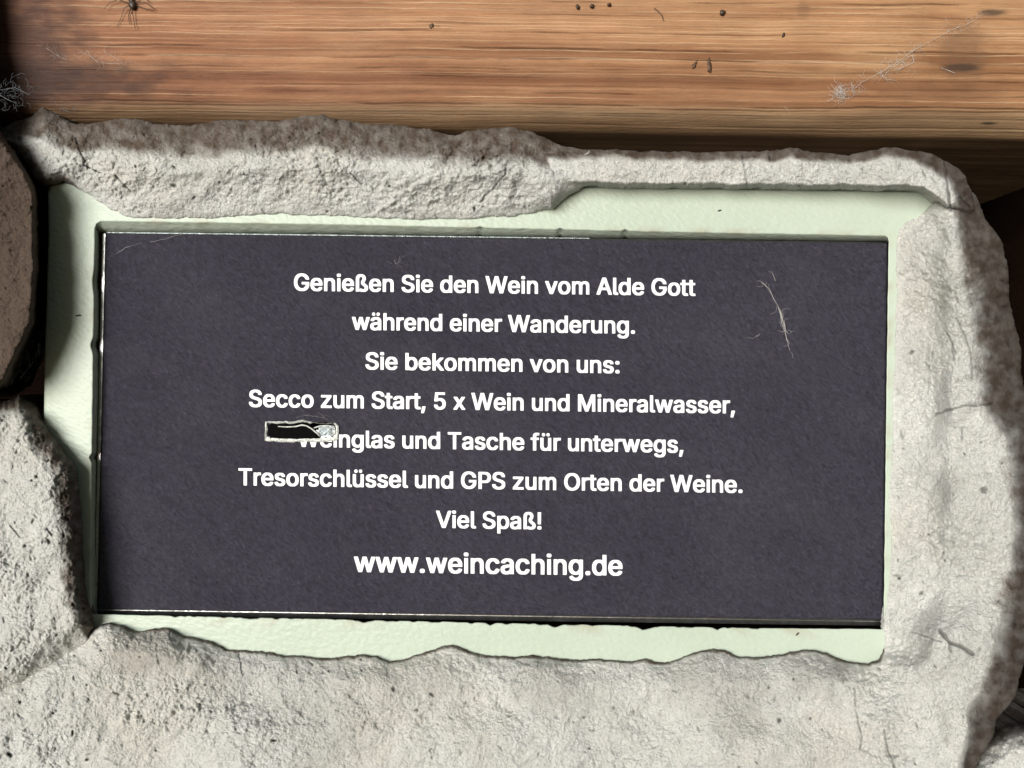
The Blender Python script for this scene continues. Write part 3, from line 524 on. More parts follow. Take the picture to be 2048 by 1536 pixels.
GLYPHS = json.loads(r'''{"!":[100,[31,-7,63,-7,72,-4,77,2,81,10,80,30,77,37,70,44,65,46,60,48,35,47,28,45,20,38,16,30,16,8,18,3,21,0,25,-4],[24,75,27,74,68,74,71,75,72,77,72,95,74,103,74,227,76,235,76,255,75,258,73,259,25,259,22,258,21,257,21,175,22,167,22,78]],",":[96,[9,-65,12,-66,47,-66,50,-65,52,-63,77,27,78,35,76,38,73,39,27,39,23,38,8,-55,8,-62]],".":[96,[29,-7,62,-7,69,-5,77,3,79,12,79,32,72,42,63,46,58,48,32,47,22,42,16,35,14,28,15,8,20,-1]],"5":[228,[86,-8,90,-9,130,-9,142,-7,160,0,177,12,184,18,194,32,200,47,204,63,204,98,202,110,199,120,192,133,181,148,165,160,155,165,135,171,95,171,82,168,80,169,79,172,83,208,86,220,88,221,190,221,192,222,192,225,192,255,192,258,188,259,72,259,42,259,38,258,36,253,29,182,23,133,23,123,25,121,30,119,40,119,47,118,70,118,73,118,85,125,93,129,107,132,115,130,127,125,139,115,144,108,150,95,152,85,152,72,149,62,144,52,130,38,113,31,107,31,98,33,85,41,76,52,71,67,68,69,23,69,20,68,19,53,23,38,28,28,38,15,53,3,63,-2,72,-5]],":":[96,[29,-7,62,-7,69,-5,77,3,79,12,79,32,72,42,63,46,58,48,32,47,22,42,16,35,14,28,15,8,20,-1],[32,130,37,129,60,130,72,135,78,143,79,148,79,170,76,175,69,182,60,185,55,186,38,186,28,184,22,179,16,172,14,165,14,150,16,142,25,133]],"A":[242,[-1,-5,2,-6,48,-6,52,-4,76,63,80,66,160,65,162,63,167,50,187,-4,190,-6,237,-6,239,-5,241,-2,241,3,237,15,191,138,159,228,147,258,143,259,93,259,91,258,85,245,-2,7,-2,-2],[93,104,92,106,91,108,117,182,118,184,120,183,126,167,145,110,145,105,142,104]],"G":[262,[108,-8,112,-9,155,-9,168,-7,193,1,205,8,215,16,226,27,232,35,244,60,248,78,248,128,247,131,243,132,135,132,132,132,131,128,131,98,132,95,135,94,193,94,195,93,196,90,194,82,187,65,177,52,167,43,155,36,145,33,133,31,117,35,103,41,93,48,86,55,76,68,66,90,63,105,61,118,61,133,63,147,65,157,70,172,76,185,85,197,97,207,107,214,118,219,127,221,138,221,157,215,171,205,179,197,185,187,192,172,195,169,243,169,246,172,246,180,244,190,237,207,228,220,218,232,207,242,192,251,177,257,162,261,152,261,145,262,118,262,103,261,87,257,68,249,60,243,50,236,39,225,33,217,20,192,15,177,11,160,11,150,9,143,9,108,11,93,16,70,23,53,31,38,38,29,55,13,70,3,82,-2,98,-7]],"M":[316,[21,-5,23,-6,67,-6,69,-5,71,-3,71,133,72,141,73,141,77,133,131,-3,133,-5,137,-6,177,-6,180,-5,182,-2,236,138,238,141,240,142,241,135,241,-3,242,-5,245,-6,288,-6,291,-5,292,-2,292,148,292,255,292,258,288,259,228,258,227,257,218,235,159,80,157,77,154,80,85,258,82,259,23,259,21,258,19,255,19,-2]],"O":[268,[108,-8,112,-9,153,-9,165,-7,188,0,203,8,212,15,227,29,239,47,249,70,254,93,256,108,256,143,254,158,250,177,245,192,237,208,222,229,214,237,197,249,187,254,172,259,157,261,147,262,118,262,103,261,83,255,73,251,63,245,44,230,28,208,18,187,13,168,9,143,9,107,11,93,16,70,28,45,39,28,55,13,65,6,82,-2,98,-7],[130,31,117,35,100,43,87,54,78,65,71,77,66,90,61,117,61,133,65,157,70,172,76,185,81,192,90,202,103,212,118,219,127,221,135,221,152,217,167,209,178,199,189,185,197,168,202,150,204,135,204,117,200,95,195,80,190,70,182,58,172,48,160,40,143,33,133,31]],"P":[224,[21,-5,23,-6,67,-6,70,-4,71,-2,71,83,72,87,75,88,142,88,160,91,168,95,183,103,199,118,205,130,210,143,214,165,214,180,212,195,207,213,197,230,191,237,180,245,170,250,157,255,147,257,137,258,130,259,23,259,20,258,19,255,19,-2],[73,126,72,127,71,130,71,217,72,219,75,221,107,221,122,219,130,217,145,208,150,204,155,195,159,188,161,178,161,167,159,158,155,150,151,143,142,135,132,130,120,126]],"S":[225,[92,-10,127,-11,133,-9,143,-9,158,-5,173,0,183,6,193,14,202,25,209,38,212,50,212,85,210,95,202,110,192,120,180,129,158,139,118,150,90,160,78,168,72,175,68,182,68,190,70,197,77,207,90,217,98,220,108,222,117,222,125,220,135,216,142,212,152,200,158,185,160,183,205,182,208,184,209,202,205,215,200,225,187,240,178,247,162,255,142,261,123,262,98,262,75,259,63,255,47,247,39,242,28,230,20,215,16,203,16,167,23,150,28,143,35,136,47,128,63,120,83,113,118,104,140,95,153,86,157,82,160,75,160,62,155,52,147,43,133,35,123,31,112,29,93,33,78,41,68,52,65,58,62,68,58,72,13,72,10,71,9,52,15,35,23,21,33,11,42,5,58,-4,80,-9]],"T":[226,[87,-5,90,-6,133,-6,136,-5,137,-3,138,217,138,219,142,221,213,221,216,222,218,225,218,255,217,258,215,259,137,259,10,259,7,258,6,255,6,225,7,222,8,221,82,221,84,220,86,218,86,-2]],"V":[242,[92,-5,95,-6,145,-6,148,-4,150,-2,235,233,240,248,241,257,239,258,237,259,190,259,187,258,127,87,120,68,118,69,117,72,107,103,52,257,50,258,47,259,2,259,-1,258,-2,257,-2,248,0,242,88,2]],"W":[345,[67,-5,70,-6,120,-6,123,-5,125,-3,166,150,170,159,172,158,175,148,217,-4,220,-6,270,-6,273,-5,277,3,344,250,344,257,343,258,340,259,295,259,292,258,290,255,251,103,247,87,245,87,243,90,204,242,200,253,198,258,195,259,147,259,142,257,99,92,97,88,95,88,93,93,50,258,47,259,2,259,-1,258,-2,255,-2,245,63,7]],"a":[196,[64,-10,90,-11,105,-9,125,-2,132,-6,173,-6,177,-4,178,-2,178,138,175,152,167,170,154,183,140,190,130,194,118,196,72,196,62,194,47,189,28,177,20,169,14,158,9,148,9,143,11,140,40,131,58,132,64,140,75,150,83,155,97,159,105,157,113,152,122,143,125,135,126,127,122,121,108,118,75,114,42,107,30,102,18,94,8,80,4,65,4,43,6,32,11,20,20,8,33,-2,52,-9],[82,28,75,30,68,33,59,42,56,50,56,57,58,60,64,67,73,72,88,77,105,79,123,82,127,81,127,70,122,53,115,43,105,35,95,30,87,28]],"b":[214,[88,-8,92,-9,140,-9,152,-5,162,0,172,7,179,13,192,32,200,53,204,75,204,113,200,133,192,155,179,173,162,187,145,194,135,196,90,196,82,194,70,188,68,187,66,188,66,255,65,258,62,259,20,259,17,258,16,257,16,-2,17,-4,20,-6,62,-6,64,-5,67,-1,68,0,82,-7],[103,30,88,38,80,46,75,55,68,73,66,83,66,102,71,125,81,142,90,150,98,155,105,157,115,157,123,154,130,149,139,140,142,135,147,125,151,113,152,103,152,83,147,62,142,52,137,44,129,37,120,31,113,29]],"c":[200,[76,-8,80,-9,127,-9,147,-4,160,3,170,11,177,18,187,35,191,45,191,52,189,55,163,62,142,62,134,47,125,38,115,31,103,29,97,30,85,35,77,42,68,53,63,63,60,75,58,87,58,98,60,112,65,127,73,140,82,149,90,155,98,157,107,157,113,155,124,150,132,142,137,133,140,128,143,126,167,126,185,131,188,133,189,137,189,145,184,158,174,172,168,177,157,185,147,190,127,196,80,196,60,190,47,184,37,176,27,165,16,148,10,130,6,105,6,78,10,57,15,42,20,32,27,21,40,8,55,-2,68,-7]],"d":[214,[71,-8,75,-9,120,-9,128,-7,143,0,145,0,147,-5,150,-6,192,-6,194,-5,196,-3,196,257,194,258,192,259,147,259,145,258,144,255,144,245,144,192,143,188,140,188,128,194,118,196,75,196,60,192,41,182,28,168,16,150,10,132,6,107,6,80,8,63,15,40,20,30,27,20,42,4,55,-4],[95,30,85,35,77,41,68,53,63,63,60,75,58,87,58,100,60,113,65,128,68,135,74,143,85,152,95,157,107,157,118,152,127,146,134,137,137,130,142,117,144,107,144,82,140,65,137,57,130,46,120,36,115,33,105,29]],"e":[204,[76,-8,80,-9,130,-9,150,-4,168,6,181,18,190,35,191,47,188,50,167,56,143,56,141,53,136,45,125,35,113,30,103,28,92,31,85,35,78,39,71,47,63,60,59,72,60,78,63,79,192,79,193,81,194,83,194,105,194,118,192,132,189,143,180,160,170,174,160,182,148,189,135,194,125,196,78,196,68,194,55,189,38,178,28,167,20,155,13,140,8,122,6,105,6,80,9,58,11,50,16,38,21,28,28,20,40,8,47,3,60,-4],[62,114,60,116,60,118,68,137,80,149,88,155,98,158,108,157,117,154,127,146,134,137,139,127,141,118,140,115]],"f":[129,[31,-5,33,-6,77,-6,79,-5,81,-3,81,155,82,157,85,158,118,158,121,158,122,162,122,190,122,193,118,194,85,194,82,195,81,198,81,213,85,222,93,229,97,230,118,229,122,230,123,232,131,255,130,264,123,267,113,269,77,269,67,267,53,262,40,251,33,240,29,225,28,196,25,194,-3,194,-6,193,-7,192,-8,162,-7,159,-3,158,25,158,28,157,29,155,29,-2]],"g":[214,[74,-80,78,-81,125,-81,138,-79,155,-74,165,-69,173,-62,183,-52,190,-40,196,-15,196,192,194,193,192,194,150,194,147,193,145,187,143,186,133,192,118,196,77,196,65,194,50,187,40,181,27,167,16,150,10,132,8,122,6,107,6,82,10,58,15,43,24,27,32,18,42,10,58,1,72,-2,87,-4,107,-4,130,0,142,5,144,3,144,-12,140,-22,137,-27,132,-32,125,-37,113,-42,100,-44,83,-39,73,-32,60,-17,57,-16,40,-16,17,-30,16,-33,17,-44,23,-53,32,-62,47,-72,60,-77],[100,35,90,38,78,45,73,50,68,57,63,67,60,77,58,90,58,102,63,125,68,135,74,143,80,149,92,155,97,157,103,158,108,157,118,152,125,147,130,142,137,132,142,118,146,95,144,80,139,63,130,50,125,45,113,38,103,35]],"h":[207,[17,-5,20,-6,62,-6,64,-5,66,-3,66,115,68,125,73,137,79,145,88,152,95,155,103,158,115,155,122,150,127,145,132,137,135,128,138,117,138,-2,138,-4,140,-6,183,-6,186,-5,187,-3,188,105,188,137,184,155,180,165,175,172,164,183,153,190,133,196,92,196,78,192,70,188,67,188,66,192,66,255,65,258,62,259,20,259,17,258,16,255,16,-2]],"i":[85,[17,-5,20,-6,62,-6,64,-5,66,-3,66,190,64,193,62,194,20,194,17,193,16,192,16,-2],[24,217,55,216,62,218,70,226,72,235,72,250,70,255,68,258,62,263,58,265,27,266,18,262,13,257,9,247,10,233,14,223,18,220]],"k":[192,[17,-5,20,-6,62,-6,65,-4,66,-2,66,62,72,69,75,70,81,65,125,8,136,-5,140,-6,190,-6,193,-4,194,3,192,8,118,101,116,107,118,110,136,130,182,177,187,182,189,185,189,192,187,194,132,194,101,163,94,155,70,131,67,130,66,135,66,257,64,258,62,259,20,259,17,258,16,255,16,-2]],"l":[96,[51,-7,83,-7,97,-5,98,-3,99,0,99,8,95,25,93,29,90,31,77,31,72,33,68,38,66,47,66,255,64,258,62,259,20,259,17,258,16,255,16,27,20,13,28,2,38,-4]],"m":[307,[17,-5,20,-6,62,-6,64,-5,66,-3,66,120,68,130,77,145,87,154,95,157,103,157,115,150,122,142,126,132,126,-2,127,-5,130,-6,173,-6,176,-5,177,-3,178,128,183,142,192,151,198,155,207,158,213,157,225,151,231,145,234,140,238,123,238,43,238,-2,239,-5,242,-6,283,-6,286,-5,287,-3,287,143,285,153,280,167,274,177,265,185,250,194,232,198,202,198,190,195,173,189,160,179,158,179,150,187,142,192,125,197,93,197,83,195,68,189,67,190,64,193,62,194,18,194,17,193,16,190,16,-2]],"n":[207,[17,-5,20,-6,62,-6,65,-4,66,-2,66,113,68,125,73,137,79,145,88,152,100,157,107,157,113,155,123,149,130,140,135,128,138,117,138,-2,138,-4,142,-6,183,-6,186,-5,188,-2,188,40,187,138,184,155,180,163,174,173,164,183,153,190,133,196,92,196,78,192,68,188,67,188,63,193,60,194,18,194,17,193,16,190,16,-2]],"o":[209,[76,-8,80,-9,128,-9,147,-4,153,0,167,8,177,18,187,33,195,53,199,73,199,113,195,133,189,150,182,162,169,177,150,189,137,194,129,195,125,196,78,196,60,190,47,184,38,177,26,165,17,149,10,130,6,105,6,80,10,57,16,38,27,21,41,7,55,-2,68,-7],[97,30,85,35,77,42,70,50,63,63,60,75,58,87,58,100,60,112,65,127,73,141,83,150,92,155,100,158,110,157,127,147,137,135,142,125,145,115,147,107,149,90,147,78,144,65,140,57,134,47,125,38,115,31,103,29]],"p":[214,[17,-77,20,-78,62,-78,65,-76,66,-73,66,-5,67,0,68,0,78,-5,90,-9,138,-9,152,-5,162,0,174,8,187,23,193,33,197,43,202,63,204,75,204,112,202,127,197,143,192,155,182,170,175,177,162,187,155,190,137,196,90,196,82,194,68,187,66,188,65,193,62,194,20,194,17,193,16,190,16,-73],[103,30,88,38,80,46,75,55,68,73,66,83,66,102,71,125,81,142,90,150,98,155,105,157,115,157,123,154,130,149,139,140,142,135,147,125,151,113,152,103,152,83,147,62,142,52,137,44,129,37,120,31,113,29]],"r":[131,[17,-5,20,-6,62,-6,65,-4,66,-2,66,117,68,127,71,135,76,142,81,147,90,152,100,156,127,156,130,157,131,160,131,192,129,195,125,196,85,196,77,194,67,189,65,190,63,193,60,194,20,194,17,193,16,190,16,-2]],"s":[184,[61,-8,65,-9,115,-9,127,-7,137,-4,150,3,159,10,167,20,172,30,174,40,174,67,170,78,162,91,148,100,137,105,92,116,78,121,69,128,65,135,65,140,70,149,80,155,92,159,98,159,109,153,117,145,123,134,125,133,143,133,167,138,170,140,171,148,169,157,164,167,158,175,149,183,140,189,127,194,115,196,70,196,58,194,48,190,38,185,28,178,20,167,15,157,12,147,13,123,16,112,20,105,30,94,33,91,50,83,105,69,114,63,120,57,122,53,122,48,115,38,105,31,90,28,80,30,67,38,63,42,57,55,53,57,35,57,12,52,8,50,8,47,8,37,13,23,21,12,27,6,40,-2,53,-7]],"t":[115,[59,-7,63,-8,105,-8,114,-5,116,-2,116,5,110,29,107,31,82,31,75,38,73,45,73,155,74,157,77,158,107,158,109,158,111,162,111,190,110,193,107,194,77,194,74,195,72,198,72,223,72,235,72,238,70,239,23,239,22,238,21,235,21,198,20,196,17,194,-5,194,-7,193,-8,190,-8,162,-7,159,-3,158,17,158,19,157,21,155,21,43,23,28,26,17,30,11,42,0,48,-4]],"u":[207,[78,-8,98,-9,113,-7,127,-4,135,0,137,0,139,-5,142,-6,183,-6,186,-5,187,-3,187,192,186,193,183,194,142,194,138,193,138,190,137,75,134,58,127,47,122,42,114,35,105,31,93,31,87,35,78,41,75,45,70,55,66,70,66,190,65,193,62,194,20,194,17,193,16,190,16,50,18,38,25,22,32,11,36,7,43,1,53,-4,67,-7]],"v":[196,[72,-5,75,-6,118,-6,121,-5,123,-2,194,180,194,190,193,193,192,194,145,194,142,193,104,90,98,74,97,73,95,74,55,183,50,193,47,194,2,194,-1,193,-2,192,-2,185,0,178,68,0]],"w":[285,[59,-5,62,-6,105,-6,108,-4,138,98,140,102,142,103,145,93,173,-4,177,-6,220,-6,223,-5,227,3,277,168,281,182,281,190,280,193,277,194,233,194,230,193,228,190,204,105,200,89,198,87,197,87,169,190,167,193,163,194,118,194,115,192,113,187,89,97,85,87,83,86,53,192,48,194,5,194,2,193,1,190,1,180,51,15]],"x":[191,[2,-5,5,-6,52,-6,55,-5,91,50,93,51,97,49,130,-2,133,-5,183,-6,187,-4,187,3,185,8,128,90,126,95,141,120,182,180,184,183,184,188,183,193,180,194,133,194,130,193,95,141,91,143,74,172,58,193,8,194,5,193,4,190,5,182,52,113,62,97,45,70,2,7,1,-2]],"z":[192,[11,-5,13,-6,175,-6,178,-4,179,-2,179,28,178,31,177,32,85,32,82,33,81,35,175,160,176,163,176,192,174,193,172,194,17,194,13,193,12,190,12,160,13,157,15,156,103,156,106,155,107,153,95,136,10,27,9,-2]],"ß":[222,[109,-8,113,-9,155,-9,173,-5,182,-2,192,4,202,15,207,23,211,38,211,62,209,72,202,85,193,96,167,116,159,123,156,127,153,135,153,138,156,145,169,163,174,177,176,200,174,215,170,227,164,237,153,247,143,254,132,258,123,261,110,262,85,262,70,260,60,257,50,252,37,241,28,228,23,215,19,195,19,-3,21,-5,23,-6,67,-6,70,-4,72,2,73,2,93,-5],[72,20,71,27,71,188,73,198,78,210,83,216,90,220,98,222,105,220,113,216,119,210,122,205,124,198,124,190,122,181,111,167,105,158,101,148,101,123,103,115,108,105,111,102,123,89,142,76,154,63,159,55,159,48,155,42,150,36,140,31,132,30,118,33,103,40,85,41,81,37,75,23,73,20]],"ä":[196,[64,-10,90,-11,105,-9,125,-2,132,-6,173,-6,177,-4,178,-2,178,138,175,152,167,170,154,183,140,190,130,194,118,196,72,196,62,194,47,189,28,177,20,169,14,158,9,148,9,143,11,140,40,131,58,132,64,140,75,150,83,155,97,159,105,157,113,152,122,143,125,135,126,127,122,121,108,118,75,114,42,107,30,102,18,94,8,80,4,65,4,43,6,32,11,20,20,8,33,-2,52,-9],[82,28,75,30,68,33,59,42,56,50,56,57,58,60,64,67,73,72,88,77,105,79,123,82,127,81,127,70,122,53,115,43,105,35,95,30,87,28],[46,217,50,216,68,216,77,221,82,228,82,252,77,260,69,265,65,266,48,265,42,262,35,255,32,247,33,232,36,225],[118,217,122,216,140,216,147,219,153,228,154,232,154,253,148,261,141,265,137,266,120,265,113,262,106,253,104,247,105,232,108,225]],"ü":[207,[78,-8,98,-9,113,-7,127,-4,135,0,137,0,139,-5,142,-6,183,-6,186,-5,187,-3,187,192,186,193,183,194,142,194,138,193,138,190,137,75,134,58,127,47,122,42,114,35,105,31,93,31,87,35,78,41,75,45,70,55,66,70,66,190,65,193,62,194,20,194,17,193,16,190,16,50,18,38,25,22,32,11,36,7,43,1,53,-4,67,-7],[54,217,58,216,77,216,84,220,90,229,91,233,90,252,86,258,77,265,73,266,55,265,46,260,43,255,41,248,41,230,46,222],[126,217,130,216,148,216,157,221,160,227,162,233,162,252,157,260,149,265,145,266,127,265,118,260,113,252,112,248,113,230,118,222]]," ":[96]}''')
LINES = [("Genießen Sie den Wein vom Alde Gott", 588, 1391, 580.6, 591.0, 33.5), ("während einer Wanderung.", 704, 1270, 658.8, 666.8, 33.5),
         ("Sie bekommen von uns:", 731, 1239, 738.0, 746.0, 33.5), ("Secco zum Start, 5 x Wein und Mineralwasser,", 498, 1470, 813.0, 826.3, 33.5),
         ("Weinglas und Tasche für unterwegs,", 595, 1367, 892.8, 905.0, 33.5), ("Tresorschlüssel und GPS zum Orten der Weine.", 477, 1485, 969.8, 985.2, 33.5),
         ("Viel Spaß!", 872, 1083, 1054.8, 1058.2, 33.5), ("www.weincaching.de", 708, 1245, 1143.0, 1150.3, 40.0)]
TH = DH + .16
GT = max(l[i] for l in GLYPHS['T'][1:] for i in range(1, len(l), 2))
GM = {}
def glyph_mesh(ch):
    """one letter as a thin solid: vertices in font units, z 0..1"""
    if ch not in GM:
        cu = bpy.data.curves.new('letter', 'CURVE'); cu.dimensions = '2D'; cu.fill_mode = 'BOTH'; cu.extrude = .5
        for l in GLYPHS[ch][1:]:
            sp = cu.splines.new('POLY'); sp.points.add(len(l) // 2 - 1); sp.use_cyclic_u = True
            for k_, pt in enumerate(sp.points): pt.co = (l[2 * k_] / 100, l[2 * k_ + 1] / 100, 0, 1)
        tmp = bpy.data.objects.new('letter', cu); me = bpy.data.meshes.new_from_object(tmp); bpy.data.objects.remove(tmp)
        V_ = np.array([v_.co[:] for v_ in me.vertices]); V_[:, :2] *= 100; V_[:, 2] += .5
        GM[ch] = (V_, [tuple(p.vertices) for p in me.polygons]); bpy.data.meshes.remove(me); bpy.data.curves.remove(cu)
    return GM[ch]
for text, xl, xr, yl, yr, cap in LINES:
    x = 0; rows = []
    for n_, ch in enumerate(text):
        if len(GLYPHS[ch]) > 1: rows.append((glyph_mesh(ch), x))
        x += GLYPHS[ch][0]
    mn = min(o_ + V_[:, 0].min() for (V_, F_), o_ in rows); mx = max(o_ + V_[:, 0].max() for (V_, F_), o_ in rows)
    fx = (xr - xl) / (mx - mn); fy = cap / GT; VV = []; FF = []; nb = 0
    for n_, ((V_, F_), o_) in enumerate(rows):
        u_ = (V_[:, 0] + o_ - mn) * fx; px = xl + u_; py = yl + (yr - yl) * u_ / (xr - xl) - V_[:, 1] * fy
        VV.append(at_np(px, py, TH + V_[:, 2] * .02 + (n_ % 2) * .008)); FF += [tuple(i_ + nb for i_ in f_) for f_ in F_]; nb += len(V_)
    link('lettering', py_mesh('lettering', np.concatenate(VV), FF), M['white'], door, False)

# key slot: ivory rim, black pocket, steel tongue
def rrect(x0, y0, x1, y1, r, sl=.014, n=4):
    out = []
    for cx, cy, a0 in ((x1 - r, y0 + r, -90), (x1 - r, y1 - r, 0), (x0 + r, y1 - r, 90), (x0 + r, y0 + r, 180)):
        for i in range(n + 1):
            a = math.radians(a0 + 90 * i / n); X_ = cx + r * math.cos(a); Y_ = cy + r * math.sin(a); out.append((X_, Y_ + (X_ - 600) * sl))
    return out
def ring_mesh(name, m, parent, loops_):
    n_ = len(loops_[0][0]); V = []; F = []; rn = random.Random(3)
    for q, hh in loops_: V += [at(x_ + rn.uniform(-.6, .6), y_ + rn.uniform(-.6, .6), hh) for x_, y_ in q]
    for l in range(len(loops_) - 1):
        for i in range(n_): j = (i + 1) % n_; F.append((l * n_ + i, l * n_ + j, (l + 1) * n_ + j, (l + 1) * n_ + i))
    return V, F
def ragged(q, amp, seed):
    rn_ = random.Random(seed); return [(x_ + rn_.uniform(-amp, amp), y_ + rn_.uniform(-amp, amp)) for x_, y_ in q]
def dense(q, st_=6):
    out = []
    for (ax, ay), (bx, by) in zip(q, q[1:] + q[:1]):
        n_ = max(1, int(math.hypot(bx - ax, by - ay) / st_)); out += [(ax + (bx - ax) * i_ / n_, ay + (by - ay) * i_ / n_) for i_ in range(n_)]
    return out
Q = dense([(531, 843), (560, 843), (590, 843), (605, 839), (620, 844), (640, 847), (672, 846), (677, 852), (676, 878), (668, 882), (640, 884), (600, 884), (560, 884), (529, 882), (530, 860)])
ce = (603, 862)
def inner(q, l, tp, r, bt_):
    out = []
    for x_, y_ in q:
        fx_ = (x_ - ce[0]) / 74; fy_ = (y_ - ce[1]) / 21
        if abs(fy_) > .82: y_ = y_ + (tp if fy_ < 0 else -bt_)
        if fx_ < -.88: x_ += l
        if fx_ > .88: x_ -= r
        out.append((x_, y_))
    return out
V, F = ring_mesh('', None, None, [(Q, DH - .3), (ragged(Q, .8, 1), DH + .55), (ragged(inner(Q, 2, 1.5, 2, 2), .7, 2), DH + .8), (ragged(inner(Q, 4.5, 4, 5, 7.5), 1.0, 4), DH + .45), (inner(Q, 5.5, 5, 6, 8.5), DH - 6)])
me = py_mesh('keyhole_rim', V, F); bm = bmesh.new(); bm.from_mesh(me); bmesh.ops.recalc_face_normals(bm, faces=bm.faces[:]); bm.to_mesh(me); bm.free()
link('keyhole_rim', me, M['ivory'], door, False)
mb = MB(); mb.tube([at(x_, y_, DH + .7) for x_, y_ in ((556, 853), (575, 854), (592, 853), (604, 850), (614, 852), (624, 858), (634, 866), (640, 873))], [.0002, .00025, .0003, .00035, .0003, .0003, .0004, .0002], 5); mb.tube([at(x_, y_, DH + .7) for x_, y_ in ((628, 856), (640, 852), (656, 851), (668, 853), (670, 866), (664, 871))], .00028, 5); mb.build('foil_curl', M['ivory'], door)
mb = MB(); mb.box([(520, 838), (690, 840), (690, 890), (520, 888)], DH - 9, DH - 7); mb.build('keyhole_pocket', M['black'], door, False)
# added black plate painting the slot's inner shade, wavy outline, and the bright tongue at its right end
V = [(537, 850), (546, 848), (562, 848), (580, 849), (592, 848), (604, 846), (614, 848), (624, 855), (634, 864), (641, 875), (630, 879), (618, 880), (600, 879), (580, 878), (556, 877), (545, 876), (536, 870)]
n_ = len(V); VV = [at(x_, y_, DH + .5) for x_, y_ in V] + [at(x_, y_, DH - 4) for x_, y_ in V]
me = py_mesh('keyhole_dark_fill', VV, [tuple(range(n_))[::-1]] + [(i, (i + 1) % n_, n_ + (i + 1) % n_, n_ + i) for i in range(n_)]); link('keyhole_dark_fill', me, M['black'], door, False)
mb = MB(); mb.box([(636, 852), (666, 853), (667, 871), (640, 872)], DH - 5, DH + .35); mb.box([(644, 856), (662, 857), (662, 868), (646, 868)], DH - 1, DH + .6); mb.build('lock_tongue', M['zinc'], door, False)

# ------------------------------------------------------------------ mortar built up round the safe
mortar = thing('mortar_surround', 'rough grey white mortar moulded round the green safe on every side', 'mortar', at(1000, 1500, 0))
def row(e, w_, k, g, pts): return [(x_, y_, e, w_, k, g) for x_, y_ in pts]
A_ = row(-4.5, 105, .3, 92, [(-30, 268), (20, 250), (60, 232), (85, 213), (105, 223), (150, 247), (190, 246), (230, 238), (260, 238), (300, 246), (350, 250), (385, 252), (400, 246), (430, 243), (470, 240), (520, 243), (560, 241), (600, 234), (625, 229), (645, 227), (660, 236), (700, 241), (740, 248), (790, 250), (850, 256), (890, 266), (910, 270), (935, 262), (960, 260), (985, 254), (1020, 256), (1060, 262), (1090, 274), (1115, 288), (1132, 294)])
A_ += row(2, 40, .0, 0, [(1180, 300), (1198, 318), (1184, 348), (1172, 370)]) + row(0, 45, .1, 0, [(1150, 385), (1122, 405), (1106, 420)])
A_ += row(0, 120, .55, 0, [(1060, 426), (1030, 433), (980, 435), (920, 437), (870, 440), (800, 437), (720, 434), (650, 431), (560, 430), (450, 434), (380, 436), (300, 437), (250, 432), (220, 418), (190, 398), (160, 378)])
A_ += row(0, 60, .2, 20, [(128, 366), (100, 372), (86, 373), (62, 346), (46, 320), (26, 296), (-30, 285)])
lump('mortar_ledge', A_, [(60, 290, 9), (150, 330, 9), (300, 330, 11), (300, 400, 8), (500, 325, 12), (500, 400, 9), (700, 325, 12.5), (700, 400, 9), (900, 335, 14), (900, 400, 10), (1050, 330, 16), (1050, 395, 12), (1150, 340, 13)], M['mortar'], mortar, 101,
     cracks=[([(150, 275), (168, 320), (166, 330), (200, 345)], 2, 1.2), ([(232, 352), (248, 370), (262, 382)], 2, 1.0), ([(1015, 320), (1010, 350), (960, 405)], 2.2, 1.2), ([(700, 345), (722, 368)], 2, 1), ([(1105, 310), (1108, 350)], 2.2, 1.2)], pits=45, wrinkle=1.1, boost=[(750, 330, 300, 1.3), (1000, 330, 200, 1.6)])
B_ = row(-4.5, 24, .1, 22, [(1080, 300), (1120, 302), (1200, 299), (1300, 302), (1400, 305), (1500, 302), (1560, 300), (1590, 297), (1620, 302), (1660, 308), (1700, 309), (1740, 302), (1762, 297), (1790, 296), (1830, 300)])
B_ += row(-18, 60, .2, 55, [(1862, 306), (1892, 322), (1915, 335), (1932, 352), (1944, 385), (1950, 420), (1930, 450), (1905, 440)])
B_ += row(3.5, 9, .1, 0, [(1888, 412), (1870, 399), (1856, 388), (1840, 379), (1700, 377), (1500, 374), (1300, 372), (1180, 371), (1100, 371)])
lump('mortar_strip', B_, [(1120, 340, 12), (1300, 340, 12), (1500, 340, 12), (1700, 345, 13), (1820, 345, 17), (1880, 380, 17), (1900, 400, 14)], M['mortar'], mortar, 131, wrinkle=.6,
     cracks=[([(1485, 310), (1489, 340), (1494, 372)], 2.2, 1.3), ([(1408, 312), (1410, 330)], 1.5, .7), ([(1890, 318), (1893, 360), (1898, 405), (1905, 440)], 4, 3), ([(1920, 395), (1940, 415)], 3, 2)], pits=24)
CD = row(0, 40, .4, 0, [(1872, 404), (1856, 414)]) + row(0, 130, .9, 0, [(1838, 430), (1812, 446), (1798, 458), (1792, 480), (1792, 520), (1793, 600), (1790, 700), (1787, 800), (1784, 900), (1780, 1000), (1783, 1100), (1779, 1180), (1770, 1225), (1768, 1262), (1772, 1288)])
